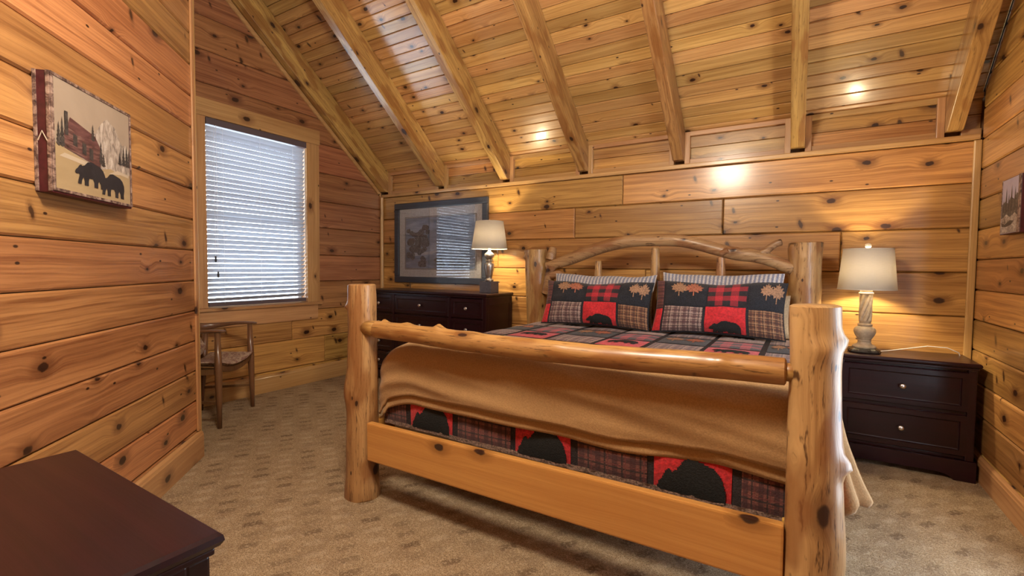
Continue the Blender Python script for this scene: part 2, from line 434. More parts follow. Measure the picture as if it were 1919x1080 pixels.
def fabric_uv(name, kind):
    m, nt, out = new_mat(name); g = G(nt)
    tc = g.n('ShaderNodeTexCoord')
    sp = g.n('ShaderNodeSeparateXYZ'); nt.links.new(tc.outputs['UV'], sp.inputs[0])
    u, v = sp.outputs[0], sp.outputs[1]
    nz = g.noise(tc.outputs['Object'], 150, 2, 0.6)
    def stripe(t, n, lo, hi):
        f = g.m('FRACT', g.m('MULTIPLY', t, n))
        return g.m('MULTIPLY', g.m('GREATER_THAN', f, lo), g.m('LESS_THAN', f, hi))
    if kind == 'buffalo':
        a = stripe(u, 2.5, 0.0, 0.5); b = stripe(v, 2.5, 0.0, 0.5)
        c = g.mix(g.m('MULTIPLY', g.m('ADD', a, b), 0.5), (0.50, 0.016, 0.03), (0.010, 0.008, 0.010))
    elif kind == 'stripe':
        a = g.ss(g.m('SINE', g.m('MULTIPLY', u, 190.0)), -0.3, 0.3)
        c = g.mix(a, (0.24, 0.27, 0.38), (0.62, 0.60, 0.60))
    else:
        base, l1, l2, l3 = {'plaid': ((0.30, 0.165, 0.115), (0.075, 0.012, 0.018), (0.03, 0.016, 0.016), (0.42, 0.30, 0.22)),
                            'brownplaid': ((0.26, 0.12, 0.055), (0.06, 0.02, 0.015), (0.03, 0.014, 0.01), (0.40, 0.26, 0.15)),
                            'tanplaid': ((0.34, 0.235, 0.20), (0.085, 0.035, 0.045), (0.035, 0.02, 0.025), (0.46, 0.36, 0.32)),
                            'wine': ((0.20, 0.065, 0.05), (0.045, 0.008, 0.012), (0.010, 0.006, 0.008), (0.16, 0.03, 0.03)),
                            'pale': ((0.40, 0.27, 0.22), (0.33, 0.20, 0.17), (0.36, 0.24, 0.2), (0.44, 0.32, 0.27))}[kind]
        c = g.mix(g.m('MULTIPLY', stripe(u, 4, 0.1, 0.42), 0.75), base, l1)
        c = g.mix(g.m('MULTIPLY', stripe(v, 4, 0.1, 0.42), 0.75), c, l1)
        c = g.mix(g.m('MULTIPLY', g.m('MAXIMUM', stripe(u, 4, 0.62, 0.72), stripe(v, 4, 0.62, 0.72)), 0.85), c, l2)
        c = g.mix(g.m('MULTIPLY', g.m('MAXIMUM', stripe(u, 4, 0.82, 0.88), stripe(v, 4, 0.82, 0.88)), 0.8), c, l3)
    c = g.mix(g.m('MULTIPLY', g.ss(nz, 0.3, 0.7), 0.45), c, (0.03, 0.02, 0.022))
    g.bsdf(out, c, 0.9, bump=nz, bump_s=0.7, bump_d=0.004, sheen=0.2)
    return m
for k in ('buffalo', 'stripe', 'plaid', 'brownplaid', 'tanplaid', 'wine', 'pale'): M[k] = fabric_uv(k + '_fabric', k)

def carpet():
    m, nt, out = new_mat('patterned_beige_carpet'); g = G(nt)
    tc = g.n('ShaderNodeTexCoord')
    mp = g.n('ShaderNodeMapping'); mp.inputs['Rotation'].default_value = (0, 0, R(33.6))
    nt.links.new(tc.outputs['Object'], mp.inputs[0])
    wob = g.noise(tc.outputs['Object'], 28, 2)
    sp = g.n('ShaderNodeSeparateXYZ'); nt.links.new(mp.outputs[0], sp.inputs[0])
    a = g.m('DIVIDE', g.m('ADD', sp.outputs[0], g.m('MULTIPLY', g.m('SUBTRACT', wob, 0.5), 0.03)), 0.098)
    b = g.m('DIVIDE', g.m('ADD', sp.outputs[1], g.m('MULTIPLY', g.m('SUBTRACT', wob, 0.5), 0.03)), 0.135)
    fa, fb = g.m('FRACT', a), g.m('FRACT', b)
    ia, ib = g.m('FLOOR', a), g.m('FLOOR', b)
    da = g.ss(g.m('ABSOLUTE', g.m('SUBTRACT', fa, 0.5)), 0.13, 0.27, 1, 0)
    db = g.ss(g.m('ABSOLUTE', g.m('SUBTRACT', fb, 0.5)), 0.24, 0.38, 1, 0)
    dash = g.m('MULTIPLY', da, db)
    wn = g.n('ShaderNodeTexWhiteNoise', noise_dimensions='2D')
    nt.links.new(g.comb(ia, ib, 0.0), wn.inputs['Vector'])
    blk = g.m('MODULO', g.m('ADD', g.m('ABSOLUTE', g.m('ADD', ib, 200.0)), g.m('FLOOR', g.m('DIVIDE', g.m('ADD', ia, 400.0), 4.0))), 2.0)
    dk = g.m('MULTIPLY', g.m('GREATER_THAN', blk, 0.5), dash)
    lt = g.m('MULTIPLY', g.m('LESS_THAN', blk, 0.5), dash)
    vary = g.m('ADD', 0.22, g.m('MULTIPLY', wn.outputs['Value'], 0.55))
    c = g.mix(g.m('MULTIPLY', dk, vary), (0.42, 0.30, 0.18), (0.16, 0.098, 0.055))
    c = g.mix(g.m('MULTIPLY', g.m('MULTIPLY', lt, vary), 0.8), c, (0.60, 0.47, 0.32))
    s1 = g.noise(tc.outputs['Object'], 210, 2, 0.7)
    s2 = g.noise(tc.outputs['Object'], 75, 2, 0.6)
    c = g.mix(g.ss(s1, 0.47, 0.64, 0, 0.85), c, (0.075, 0.047, 0.028))
    c = g.mix(g.ss(s2, 0.50, 0.66, 0, 0.5), c, (0.60, 0.47, 0.32))
    s3 = g.noise(tc.outputs['Object'], 9, 3, 0.6)
    c = g.mix(g.ss(s3, 0.45, 0.68, 0, 0.28), c, (0.16, 0.10, 0.06))
    g.bsdf(out, c, 0.95, bump=g.m('ADD', s1, g.m('MULTIPLY', dash, 0.4)), bump_s=0.8, bump_d=0.01, spec=0.2)
    return m
M['carpet'] = carpet()

def print_mat(name, cols, scale=9, stretch=(1, 1, 1)):
    m, nt, out = new_mat(name); g = G(nt)
    tc = g.n('ShaderNodeTexCoord')
    mp = g.n('ShaderNodeMapping'); mp.inputs['Scale'].default_value = stretch
    nt.links.new(tc.outputs['Object'], mp.inputs[0])
    nz = g.noise(mp.outputs[0], scale, 5, 0.65, 0.6)
    rp = g.n('ShaderNodeValToRGB')
    rp.color_ramp.elements[0].position = 0.3; rp.color_ramp.elements[1].position = 0.72
    rp.color_ramp.elements[0].color = (*cols[0], 1); rp.color_ramp.elements[1].color = (*cols[-1], 1)
    for i, cc in enumerate(cols[1:-1]):
        e = rp.color_ramp.elements.new(0.3 + 0.42 * (i + 1) / (len(cols) - 1)); e.color = (*cc, 1)
    nt.links.new(nz, rp.inputs[0])
    g.bsdf(out, rp.outputs[0], 0.5)
    return m
M['p_sky'] = print_mat('print_cream_sky', [(0.31, 0.235, 0.175), (0.36, 0.275, 0.205)], 3)
M['p_snow'] = print_mat('print_cream_snow', [(0.34, 0.24, 0.13), (0.40, 0.285, 0.155)], 5, (1, 1, 3))
M['p_drift'] = print_mat('print_snow_drift', [(0.44, 0.345, 0.25), (0.50, 0.40, 0.30)], 8)
M['p_mount'] = print_mat('print_mountain_rock', [(0.09, 0.07, 0.065), (0.34, 0.27, 0.22), (0.62, 0.54, 0.47)], 26, (1.6, 1, 0.7))
M['p_cabin'] = print_mat('print_log_cabin', [(0.03, 0.015, 0.013), (0.13, 0.055, 0.05), (0.24, 0.15, 0.12)], 30, (0.4, 1, 3.5))
M['p_roof'] = print_mat('print_cabin_roof', [(0.07, 0.025, 0.025), (0.16, 0.07, 0.065)], 30, (0.4, 1, 2))
M['p_pine'] = print_mat('print_dark_pines', [(0.02, 0.018, 0.018), (0.08, 0.065, 0.06)], 60)
M['p_bear'] = print_mat('print_black_bear', [(0.012, 0.011, 0.014), (0.028, 0.026, 0.032)], 20)
M['p_lake'] = print_mat('print_misty_lake', [(0.10, 0.115, 0.15), (0.17, 0.19, 0.25), (0.30, 0.32, 0.38)], 4, (0.5, 1, 2.6))
M['p_bush'] = print_mat('print_bushes', [(0.020, 0.020, 0.022), (0.06, 0.056, 0.055), (0.12, 0.11, 0.105), (0.24, 0.22, 0.20)], 55)
M['p_path'] = print_mat('print_pale_path', [(0.30, 0.28, 0.30), (0.42, 0.40, 0.42)], 10)
M['p_lav'] = print_mat('print_lavender_sky', [(0.42, 0.39, 0.52), (0.52, 0.50, 0.62)], 6)
M['p_rocks'] = print_mat('print_rocky_stream', [(0.10, 0.08, 0.07), (0.36, 0.31, 0.27), (0.66, 0.62, 0.58)], 30, (1, 1, 1.6))
M['birch'] = print_mat('birch_bark_border', [(0.02, 0.010, 0.010), (0.10, 0.055, 0.045), (0.30, 0.20, 0.16), (0.42, 0.31, 0.25)], 45)
M['maroon'] = plain('maroon_frame_band', (0.060, 0.008, 0.012), 0.45, nscale=30, nstr=0.1, var=0.25)
M['cushion'] = print_mat('geometric_woven_cushion', [(0.05, 0.035, 0.04), (0.50, 0.38, 0.27), (0.16, 0.055, 0.045), (0.62, 0.52, 0.40)], 16, (1, 2.2, 1))
# ------------------------------------------------------------------ walls of boards
def clip(poly, a, b, c):
    """keep a*x + b*y <= c"""
    out = []
    for i in range(len(poly)):
        p, q = poly[i], poly[(i + 1) % len(poly)]
        dp, dq = a * p[0] + b * p[1] - c, a * q[0] + b * q[1] - c
        if dp <= 0: out.append(p)
        if (dp < 0 < dq) or (dq < 0 < dp):
            t = dp / (dp - dq)
            out.append((p[0] + (q[0] - p[0]) * t, p[1] + (q[1] - p[1]) * t))
    return out

def inset(poly, d):
    n = len(poly)
    area = sum(poly[i][0] * poly[(i + 1) % n][1] - poly[(i + 1) % n][0] * poly[i][1] for i in range(n))
    if area < 0: poly = poly[::-1]
    res = []
    for i in range(n):
        p0, p1, p2 = Vector(poly[i - 1]), Vector(poly[i]), Vector(poly[(i + 1) % n])
        e1 = (p1 - p0).normalized(); e2 = (p2 - p1).normalized()
        n1 = Vector((-e1.y, e1.x)); n2 = Vector((-e2.y, e2.x))
        k = n1 + n2
        if k.length < 1e-6: k = n1
        k = k / max(0.25, k.dot(n1))
        res.append((p1.x + k.x * d, p1.y + k.y * d))
    return poly, res

def board(name, poly, mtl, parent, mtx, t=0.022, b=0.006, bd=0.005, proud=0.0):
    """a flat piece: polygon in local x,z; front at local y=0, back at y=t; chamfered front edge"""
    poly = [p for i, p in enumerate(poly) if (Vector(p) - Vector(poly[i - 1])).length > 0.004]
    if len(poly) < 3: return None
    xs = [p[0] for p in poly]; zs = [p[1] for p in poly]
    if max(xs) - min(xs) < 0.03 or max(zs) - min(zs) < 0.02: return None
    cx, cz = (min(xs) + max(xs)) / 2, (min(zs) + max(zs)) / 2
    poly = [(p[0] - cx, p[1] - cz) for p in poly]
    poly, ins = inset(poly, b)
    n = len(poly)
    vs = [(p[0], t, p[1]) for p in poly] + [(p[0], bd, p[1]) for p in poly] + [(p[0], 0, p[1]) for p in ins]
    fs = []
    for i in range(n):
        j = (i + 1) % n
        fs.append((i, j, n + j, n + i)); fs.append((n + i, n + j, 2 * n + j, 2 * n + i))
    fs.append(tuple(range(2 * n, 3 * n)))
    fs.append(tuple(reversed(range(n))))
    me = bpy.data.meshes.new(name); me.from_pydata(vs, [], fs)
    bm = bmesh.new(); bm.from_mesh(me); bmesh.ops.recalc_face_normals(bm, faces=list(bm.faces)); bm.to_mesh(me); bm.free()
    o = link(name, me, mtl, parent)
    o.matrix_local = mtx @ Matrix.Translation((cx, -proud, cz))
    return o

def frame_mtx(origin, th):
    return Matrix.Translation(origin) @ Matrix.Rotation(th, 4, 'Z')

T = 0.024
def rows_of_boards(parent, mtx, joints, segs, half, mtl, gap=0.002, lip=0.008):
    """joints: list of z; segs(z0,z1) -> list of (s0,s1); half: half planes to clip by"""
    n = 0
    for z0, z1 in zip(joints[:-1], joints[1:]):
        for s0, s1 in segs(z0, z1):
            poly = [(s0 + gap, z0 + gap), (s1 - gap, z0 + gap), (s1 - gap, z1 - gap), (s0 + gap, z1 - gap)]
            for h in half: poly = clip(poly, *h)
            if len(poly) < 3: continue
            mm = mtl(z0, s0) if callable(mtl) else mtl
            if board('board', poly, mm, parent, mtx, T, lip, 0.009, random.uniform(0, 0.002)): n += 1
    return n

def slab(name, poly_list, mtx, d0, d1, m, parent=None):
    mb = MB()
    for poly in poly_list: mb.prism(poly, d0, d1)
    o = mb.build(name, m, parent)
    o.matrix_world = mtx
    return o

def roof_half(y_of_s):
    """half planes z <= roof(y) for y = y0 + k s"""
    y0, k = y_of_s
    e = 0.004
    return [(SL * k, 1, 2.48 + SL * (4.26 - y0) - e), (-SL * k, 1, 2.48 + SL * (y0 + 2.26) - e)]

# floor
fl = MB(); fl.box(-4.75, 1.15, -2.4, 4.45, -0.08, 0.0)
floor = fl.build('floor', M['carpet']); tag(floor, kind='structure')

# --- wall_back (headboard wall)
ID = Matrix.Identity(4)
mt_back = frame_mtx((0, YB, 0), 0)
wall_back = slab('wall_back', [[(-4.75, 0), (1.15, 0), (1.15, 2.62), (-4.75, 2.62)]], mt_back, 0.075, 0.17, M['slab'])
tag(wall_back, kind='structure')
inv_back = Matrix.Identity(4)
def seg_cuts(a, b, cuts):
    pts = [a] + sorted(c for c in cuts if a < c < b) + [b]
    return list(zip(pts[:-1], pts[1:]))
jb = [0.0, 0.09, 0.387, 0.684, 0.981, 1.278, 1.575, 1.872, 2.148]
cutsb = [[], [-3.2, -0.6], [-2.4, -0.2], [-3.0, 0.1], [-1.2], [-2.797, 0.245], [-1.902, -0.566], [-1.426]]
def segb(z0, z1):
    i = min(range(len(jb)), key=lambda k: abs(jb[k] - z0))
    return seg_cuts(XL, XR - 0.0, cutsb[i])
rows_of_boards(wall_back, inv_back, jb, segb, [], M['wall'])
# frieze between the rafters
RX = [(-4.555, -4.468), (-3.645, -3.56), (-2.752, -2.663), (-1.862, -1.775), (-0.975, -0.886), (-0.098, -0.004), (0.797, 0.883)]
fz = -0.052    # frieze plane sits back from the boards (local y negative is into the room)
def piece(name, x0, x1, y0, y1, z0, z1, m, parent, b=0.003):
    mb = MB(); cx, cy, cz = (x0 + x1) / 2, (y0 + y1) / 2, (z0 + z1) / 2
    mb.box(x0 - cx, x1 - cx, y0 - cy, y1 - cy, z0 - cz, z1 - cz, b)
    return mb.build(name, m, parent, loc=(cx, cy, cz))
bays = [(RX[i][1], RX[i + 1][0]) for i in range(6)] + [(RX[6][1], XR)]
for i, (a, b) in enumerate(bays):
    q = lambda nm, x0, x1, yy0, yy1, z0, z1, m: piece(nm, x0, x1, yy0, yy1, z0, z1, m, wall_back)
    q('frieze_board', a, b, 0.060, 0.075, 2.188, 2.33, M['wall'])
    q('frieze_board', a, b, 0.048, 0.075, 2.331, 2.44, M['wall'])
    q('frieze_bottom_strip', a, b, 0.028, 0.060, 2.188, 2.232, M['trim'])
    q('frieze_top_strip', a, b, 0.012, 0.048, 2.425, 2.462, M['trim'])
    if b - a > 0.3:
        q('frieze_cleat', a, a + 0.042, 0.010, 0.048, 2.19, 2.46, M['trimv'])
        q('frieze_cleat', b - 0.042, b, 0.010, 0.048, 2.19, 2.46, M['trimv'])
# ledge moulding and corner mouldings
tag(piece('trim_1', XL + 0.012, XR - 0.012, YB - 0.020, YB + 0.06, 2.150, 2.186, M['trim'], None, 0.006), kind='structure')
def quarter(name, x, y, z0, z1, r, m):
    mb = MB(); n = 8
    mb.tube([(0, 0, -(z1 - z0) / 2), (0, 0, (z1 - z0) / 2)], r, 14)
    o = mb.build(name, m, None, True, (x, y, (z0 + z1) / 2)); auto_smooth(o); return tag(o, kind='structure')
quarter('trim_2', XL + 0.022, YB - 0.022, 0.1, 2.148, 0.024, M['trimv'])
tag(piece('trim_3', XR - 0.045, XR - 0.004, YB - 0.020, YB - 0.002, 0.1, 2.148, M['trimv'], None, 0.008), kind='structure')

# --- wall_left (window gable wall); local x runs along world +Y
mt_left = frame_mtx((XL, 0, 0), R(90))
halfL = roof_half((0, 1))
def gable(s0, s1, z0=0.0, z1=6.0, half=()):
    p = [(s0, z0), (s1, z0), (s1, z1), (s0, z1)]
    for h in half: p = clip(p, *h)
    return p
WY0, WY1, WZ0, WZ1 = 2.165, 3.175, 0.885, 2.60
Y0L = 1.40
wall_left = slab('wall_left', [gable(Y0L, WY0, half=halfL), gable(WY1, YB + 0.1, half=halfL), gable(WY0, WY1, 0, WZ0), gable(WY0, WY1, WZ1, 6, half=halfL)],
                 mt_left, T, 0.13, M['slab'])
tag(wall_left, kind='structure')
jl = [0.0, 0.20, 0.495, 0.80, 1.11, 1.401, 1.706, 1.998, 2.312, 2.63, 2.90, 3.19, 3.482, 3.78, 4.08, 4.38, 4.68, 4.98, 5.3]
def segl(z0, z1):
    if z1 > WZ0 and z0 < WZ1 + 0.02: return [(Y0L, WY0 - 0.002), (WY1 + 0.002, YB)]
    return seg_cuts(Y0L, YB, [random.choice([2.6, 3.4, 3.0])] if z0 < 0.8 else [])
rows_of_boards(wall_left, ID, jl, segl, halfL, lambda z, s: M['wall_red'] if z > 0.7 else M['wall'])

# --- wall_diagonal (free standing wall with the picture); local x runs towards the free end
mt_diag = frame_mtx(P0, R(135))
UMAX = (1.535 - YF) / 0.7071
halfD = roof_half((1.535, 0.7071))
wall_diag = slab('wall_diagonal', [gable(-UMAX, -0.0, half=halfD)], mt_diag, T, 0.10, M['slab'])
tag(wall_diag, kind='structure')
jd = [0.0, 0.19] + [0.19 + 0.1972 * k for k in range(1, 27)]
def segd(z0, z1):
    return seg_cuts(-UMAX, -0.012, [-2.55 if int(z0 * 10) % 3 else -3.3])
rows_of_boards(wall_diag, ID, jd, segd, halfD, M['wall_diag'])
# end post moulding of the diagonal wall
def upright_box(name, mtx, x0, x1, y0, y1, z0, z1, m, b=0.006):
    mb = MB(); h = (z1 - z0) / 2
    mb.box(x0, x1, y0, y1, -h, h, b)
    o = mb.build(name, m); o.matrix_world = mtx @ Matrix.Translation((0, 0, (z0 + z1) / 2))
    return tag(o, kind='structure')
upright_box('trim_4', mt_diag, -0.035, 0.006, -0.014, -0.001, 0.185, 4.6, M['trimv'])
upright_box('trim_5', mt_diag, 0.004, 0.020, -0.014, 0.10, 0.0, 4.6, M['trimv'])
# nook wall behind the free end
mt_nook = frame_mtx((0, 1.42, 0), R(180))
tag(slab('wall_nook', [gable(3.38, 4.60, 0, 4.8)], mt_nook, 0, 0.08, M['wall']), kind='structure')

# --- wall_right; local x runs along world -Y ; a second window lies outside the picture, level with the camera
mt_right = frame_mtx((XR, 0, 0), R(-90))
halfR = roof_half((0, -1))
V0, V1, VZ0, VZ1 = -2.78, -1.70, 0.18, 2.25        # s range of window_2 = world Y 0.6 .. 2.0
wall_right = slab('wall_right', [gable(-(YB + 0.1), V0, half=halfR), gable(V1, -YF, half=halfR), gable(V0, V1, 0, VZ0), gable(V0, V1, VZ1, 6, half=halfR)],
                  mt_right, T, 0.13, M['slab'])
tag(wall_right, kind='structure')
jr = [0.0, 0.155, 0.375] + [0.375 + 0.1975 * k for k in range(1, 27)]
def segr(z0, z1):
    if z1 > VZ0 and z0 < VZ1: return [(-YB, V0), (V1, -YF)]
    return seg_cuts(-YB, -YF, [-2.3 if int(z0 * 10) % 2 else -1.2])
rows_of_boards(wall_right, ID, jr, segr, halfR, M['wall'])

# --- wall_front behind the camera
mt_front = frame_mtx((0, YF, 0), R(180))
wall_front = slab('wall_front', [gable(-1.1, 0.0, 0, 2.6)], mt_front, T, 0.12, M['slab'])
tag(wall_front, kind='structure')
rows_of_boards(wall_front, ID, [0.25 * k for k in range(11)], lambda a, b: [(-XR, -0.30)], [], M['wall'])

# --- ceiling: two slopes, planks on the slope in view
def roof_mtx(y, z, back=True):
    a = math.atan(SL)
    if back:   # local x = +X, local y = away from the room, local z = up the slope (towards -Y)
        return Matrix(((1, 0, 0, 0), (0, math.sin(a), -math.cos(a), y), (0, math.cos(a), math.sin(a), z), (0, 0, 0, 1)))
    return Matrix(((-1, 0, 0, 0), (0, -math.sin(a), math.cos(a), y), (0, math.cos(a), math.sin(a), z), (0, 0, 0, 1)))
mtc = roof_mtx(4.32, zc(4.32))
LEN = (4.32 - YRIDGE) * math.sqrt(1 + SL * SL)
cb = MB(); cb.prism([(-4.75, -0.15), (1.15, -0.15), (1.15, LEN + 0.05), (-4.75, LEN + 0.05)], 0.018, 0.12)
ceiling = cb.build('ceiling', M['gap']); ceiling.matrix_world = mtc; tag(ceiling, kind='structure')
s = 0.0; k = 0
rc = [(a + b) / 2 for a, b in RX]
while s < LEN:
    w = 0.0955
    opts = [[rc[2], rc[4]], [rc[3]], [rc[1], rc[5]], [rc[2], rc[5]], [rc[4]]]
    for x0, x1 in seg_cuts(XL, XR, opts[(k * 2 + random.randint(0, 1)) % 5]):
        board('plank', [(x0 + 0.001, s + 0.001), (x1 - 0.001, s + 0.001), (x1 - 0.001, min(LEN, s + w - 0.0015)), (x0 + 0.001, min(LEN, s + w - 0.0015))],
              M['ceil'], ceiling, ID, 0.016, 0.0055, 0.008)
    s += w; k += 1
mtf = roof_mtx(-2.32, zc(-2.32), False)
cf = MB(); cf.prism([(-1.15, -0.15), (4.75, -0.15), (4.75, LEN + 0.05), (-1.15, LEN + 0.05)], 0.0, 0.12)
front_slope = cf.build('front_slope', M['ceil'], ceiling)
front_slope.matrix_world = mtf
front_slope.matrix_parent_inverse = Matrix.Identity(4)
front_slope.matrix_local = mtc.inverted() @ mtf
# rafters: parts of the ceiling
icl = mtc.inverted()
for i, (x0, x1) in enumerate(RX):
    za = lambda y: 2.185 + SL * (4.253 - y)
    yt = YRIDGE + 0.05
    L = (4.25 - yt) * math.sqrt(1 + SL * SL)
    # local frame: x along the slope, z square to it
    ca, sa = math.cos(math.atan(SL)), math.sin(math.atan(SL))
    def tl(y, z):
        dy, dz = 4.25 - y, z - 2.185
        return (dy * ca + dz * sa, dz * ca - dy * sa)
    poly = [tl(4.212, za(4.212)), tl(yt, za(yt)), tl(yt, zc(yt) - 0.004), tl(4.268, zc(4.268) - 0.004), tl(4.268, 2.216)]
    cxp = L / 2
    mb = MB(); hw = (x1 - x0) / 2
    bm_poly = [(p[0] - cxp, p[1]) for p in poly]
    mb.prism(bm_poly, -hw, hw)
    o = mb.build('rafter', M['beam'], ceiling)
    bv = o.modifiers.new('edge', 'BEVEL'); bv.width = 0.005; bv.segments = 2; bv.limit_method = 'ANGLE'
    # local x -> up slope, y -> world X, z -> square to slope (up)
    base = Vector(((x0 + x1) / 2, 4.25, 2.185)) + Vector((0, -ca, sa)) * cxp
    w = Matrix(((0, 1, 0, base.x), (-ca, 0, sa, base.y), (sa, 0, ca, base.z), (0, 0, 0, 1)))
    o.matrix_local = icl @ w
# gable strip on the window wall under the first rafter
gp = [(YB - 0.03, 2.150), (YB - 0.03, 2.205), (2.0, 2.205 + SL * (YB - 0.03 - 2.0)), (2.0, 2.150 + SL * (YB - 0.03 - 2.0))]
go = board('trim_6', gp, M['trim'], None, mt_left, 0.02, 0.005, 0.005, 0.021); tag(go, kind='structure')
gr_ = [(-(YB - 0.02), 2.42), (-(YB - 0.02), 2.47), (-2.0, 2.47 + SL * (YB - 0.02 - 2.0)), (-2.0, 2.42 + SL * (YB - 0.02 - 2.0))]

# --- baseboards
def baseboard(name, mtx, s0, s1, h, t=0.02):
    mb = MB(); c = (s0 + s1) / 2
    prof = [(0, 0), (-t, 0), (-t, h - 0.03), (-t + 0.004, h - 0.022), (-t + 0.006, h - 0.012), (-0.004, h), (0, h)]
    n = len(prof)
    vs = [(s0 - c, p[0], p[1] - h / 2) for p in prof] + [(s1 - c, p[0], p[1] - h / 2) for p in prof]
    fs = [tuple(range(n)), tuple(reversed(range(n, 2 * n)))] + [(i, (i + 1) % n, n + (i + 1) % n, n + i) for i in range(n)]
    mb.add(vs, fs)
    o = mb.build(name, M['trim']); o.matrix_world = mtx @ Matrix.Translation((c, -0.001, h / 2))
    return tag(o, kind='structure')
baseboard('baseboard_left', mt_left, Y0L + 0.02, YB - 0.002, 0.178)
baseboard('baseboard_diagonal', mt_diag, -UMAX + 0.5, 0.018, 0.178, 0.024)
baseboard('baseboard_right', mt_right, -YB + 0.002, 2.2, 0.15, 0.024)
baseboard('baseboard_back', mt_back, XL + 0.03, XR - 0.03, 0.15)

# ------------------------------------------------------------------ window_1 and its blind
window_1 = empty('window_1', (XL, 0, 0), R(90)); tag(window_1, kind='structure')
def wp(name, s0, s1, y0, y1, z0, z1, m, b=0.003): return piece(name, s0, s1, y0, y1, z0, z1, m, window_1, b)
wp('head_casing', 2.055, 3.335, -0.022, 0, 2.602, 2.757, M['trim'], 0.004)
wp('side_casing', 3.172, 3.325, -0.020, 0, 0.887, 2.601, M['trimv'], 0.004)
wp('side_casing', 2.04, 2.168, -0.020, 0, 0.887, 2.601, M['trimv'], 0.004)
wp('window_sill', 2.045, 3.345, -0.040, 0.06, 0.856, 0.886, M['trim'], 0.006)
wp('apron', 2.055, 3.30, -0.020, 0, 0.700, 0.855, M['trim'], 0.004)
wp('jamb', 2.150, 2.170, 0.0, 0.13, 0.887, 2.60, M['trimv'])
wp('jamb', 3.170, 3.190, 0.0, 0.13, 0.887, 2.60, M['trimv'])
wp('jamb', 2.150, 3.190, 0.0, 0.13, 2.59, 2.61, M['trim'])
wp('jamb', 2.150, 3.190, 0.06, 0.13, 0.87, 0.89, M['trim'])
for (z0, z1, yy) in ((0.89, 1.76, 0.085), (1.72, 2.59, 0.105)):
    sash = wp('sash', 2.171, 3.169, yy, yy + 0.02, z0, z0 + 0.045, M['white'])
    for (a, b, c, d) in ((2.171, 3.169, z1 - 0.045, z1), (2.171, 2.212, z0 + 0.046, z1 - 0.046), (3.128, 3.169, z0 + 0.046, z1 - 0.046)):
        wp('sash', a, b, yy, yy + 0.02, c, d, M['white'])
    wp('pane', 2.211, 3.129, yy + 0.008, yy + 0.012, z0 + 0.044, z1 - 0.044, M['glass'], 0)

blind = empty('window_blind', (XL, 0, 0), R(90), 'white slatted horizontal blind lowered over the left wall window', 'blind')
def bp(name, s0, s1, y0, y1, z0, z1, m, b=0.002, par=None): return piece(name, s0, s1, y0, y1, z0, z1, m, par or blind, b)
bp('headrail', 2.176, 3.172, -0.018, 0.055, 2.538, 2.598, M['bluefr'], 0.003)
NS = 36; zt, zb_ = 2.510, 0.965
tilt = R(SLAT_TILT) if 'SLAT_TILT' in globals() else R(-44)
def slat_fn(w):
    mb = MB(); n = 5
    prof = []
    for i in range(n):
        t = i / (n - 1) - 0.5
        prof.append((t * 0.050, 0.004 * (1 - 4 * t * t)))
    pr = [(p[0] * math.cos(tilt) - p[1] * math.sin(tilt), p[0] * math.sin(tilt) + p[1] * math.cos(tilt)) for p in prof]
    pr2 = [(p[0] + 0.0012 * math.sin(tilt), p[1] - 0.0012 * math.cos(tilt)) for p in pr]
    ring = pr + pr2[::-1]
    m_ = len(ring)
    vs = [(-w / 2, p[0], p[1]) for p in ring] + [(w / 2, p[0], p[1]) for p in ring]
    fs = [tuple(range(m_)), tuple(reversed(range(m_, 2 * m_)))] + [(i, (i + 1) % m_, m_ + (i + 1) % m_, m_ + i) for i in range(m_)]
    return mb.add(vs, fs)
first = slat_fn(0.982).build('slat', M['blind'], blind, loc=(2.672, 0.020, zt))
for i in range(1, NS):
    c = first.copy(); COL.objects.link(c); c.parent = blind
    f = i / (NS - 1)
    sag = max(0, (i - 28)) * 0.0016
    c.location = (2.672 + random.uniform(-0.002, 0.002), 0.020, zt + (zb_ - zt) * f)
    c.rotation_euler = (random.uniform(-0.05, 0.05), sag if False else random.uniform(-0.0015, 0.0015) - sag, 0)
bp('bottom_rail', 2.182, 3.164, -0.006, 0.046, 0.900, 0.935, M['bluefr'])
for sx in (2.32, 2.67, 3.02):
    for yy in (-0.006, 0.046):
        mb = MB(); mb.tube([(0, 0, -0.81), (0, 0, 0.81)], 0.0011, 5); mb.build('ladder_cord', M['white'], blind, loc=(sx, yy, 1.735))
for sx, zl in ((2.235, 1.36), (2.255, 1.22)):
    mb = MB(); mb.tube([(0, 0, 0), (0, 0, 2.54 - zl)], 0.0012, 5)
    cd = mb.build('pull_cord', M['white'], blind, loc=(sx, -0.024, zl))
    mb = MB(); mb.lathe([(0.002, 0.0), (0.008, -0.004), (0.009, -0.045), (0.006, -0.055)], 10); mb.build('tassel', M['darkline'], cd, True)
mb = MB(); mb.tube([(0, 0, -0.55), (0, 0, 0.55)], 0.0045, 8); mb.build('tilt_wand', M['white'], blind, loc=(3.145, -0.024, 1.97))

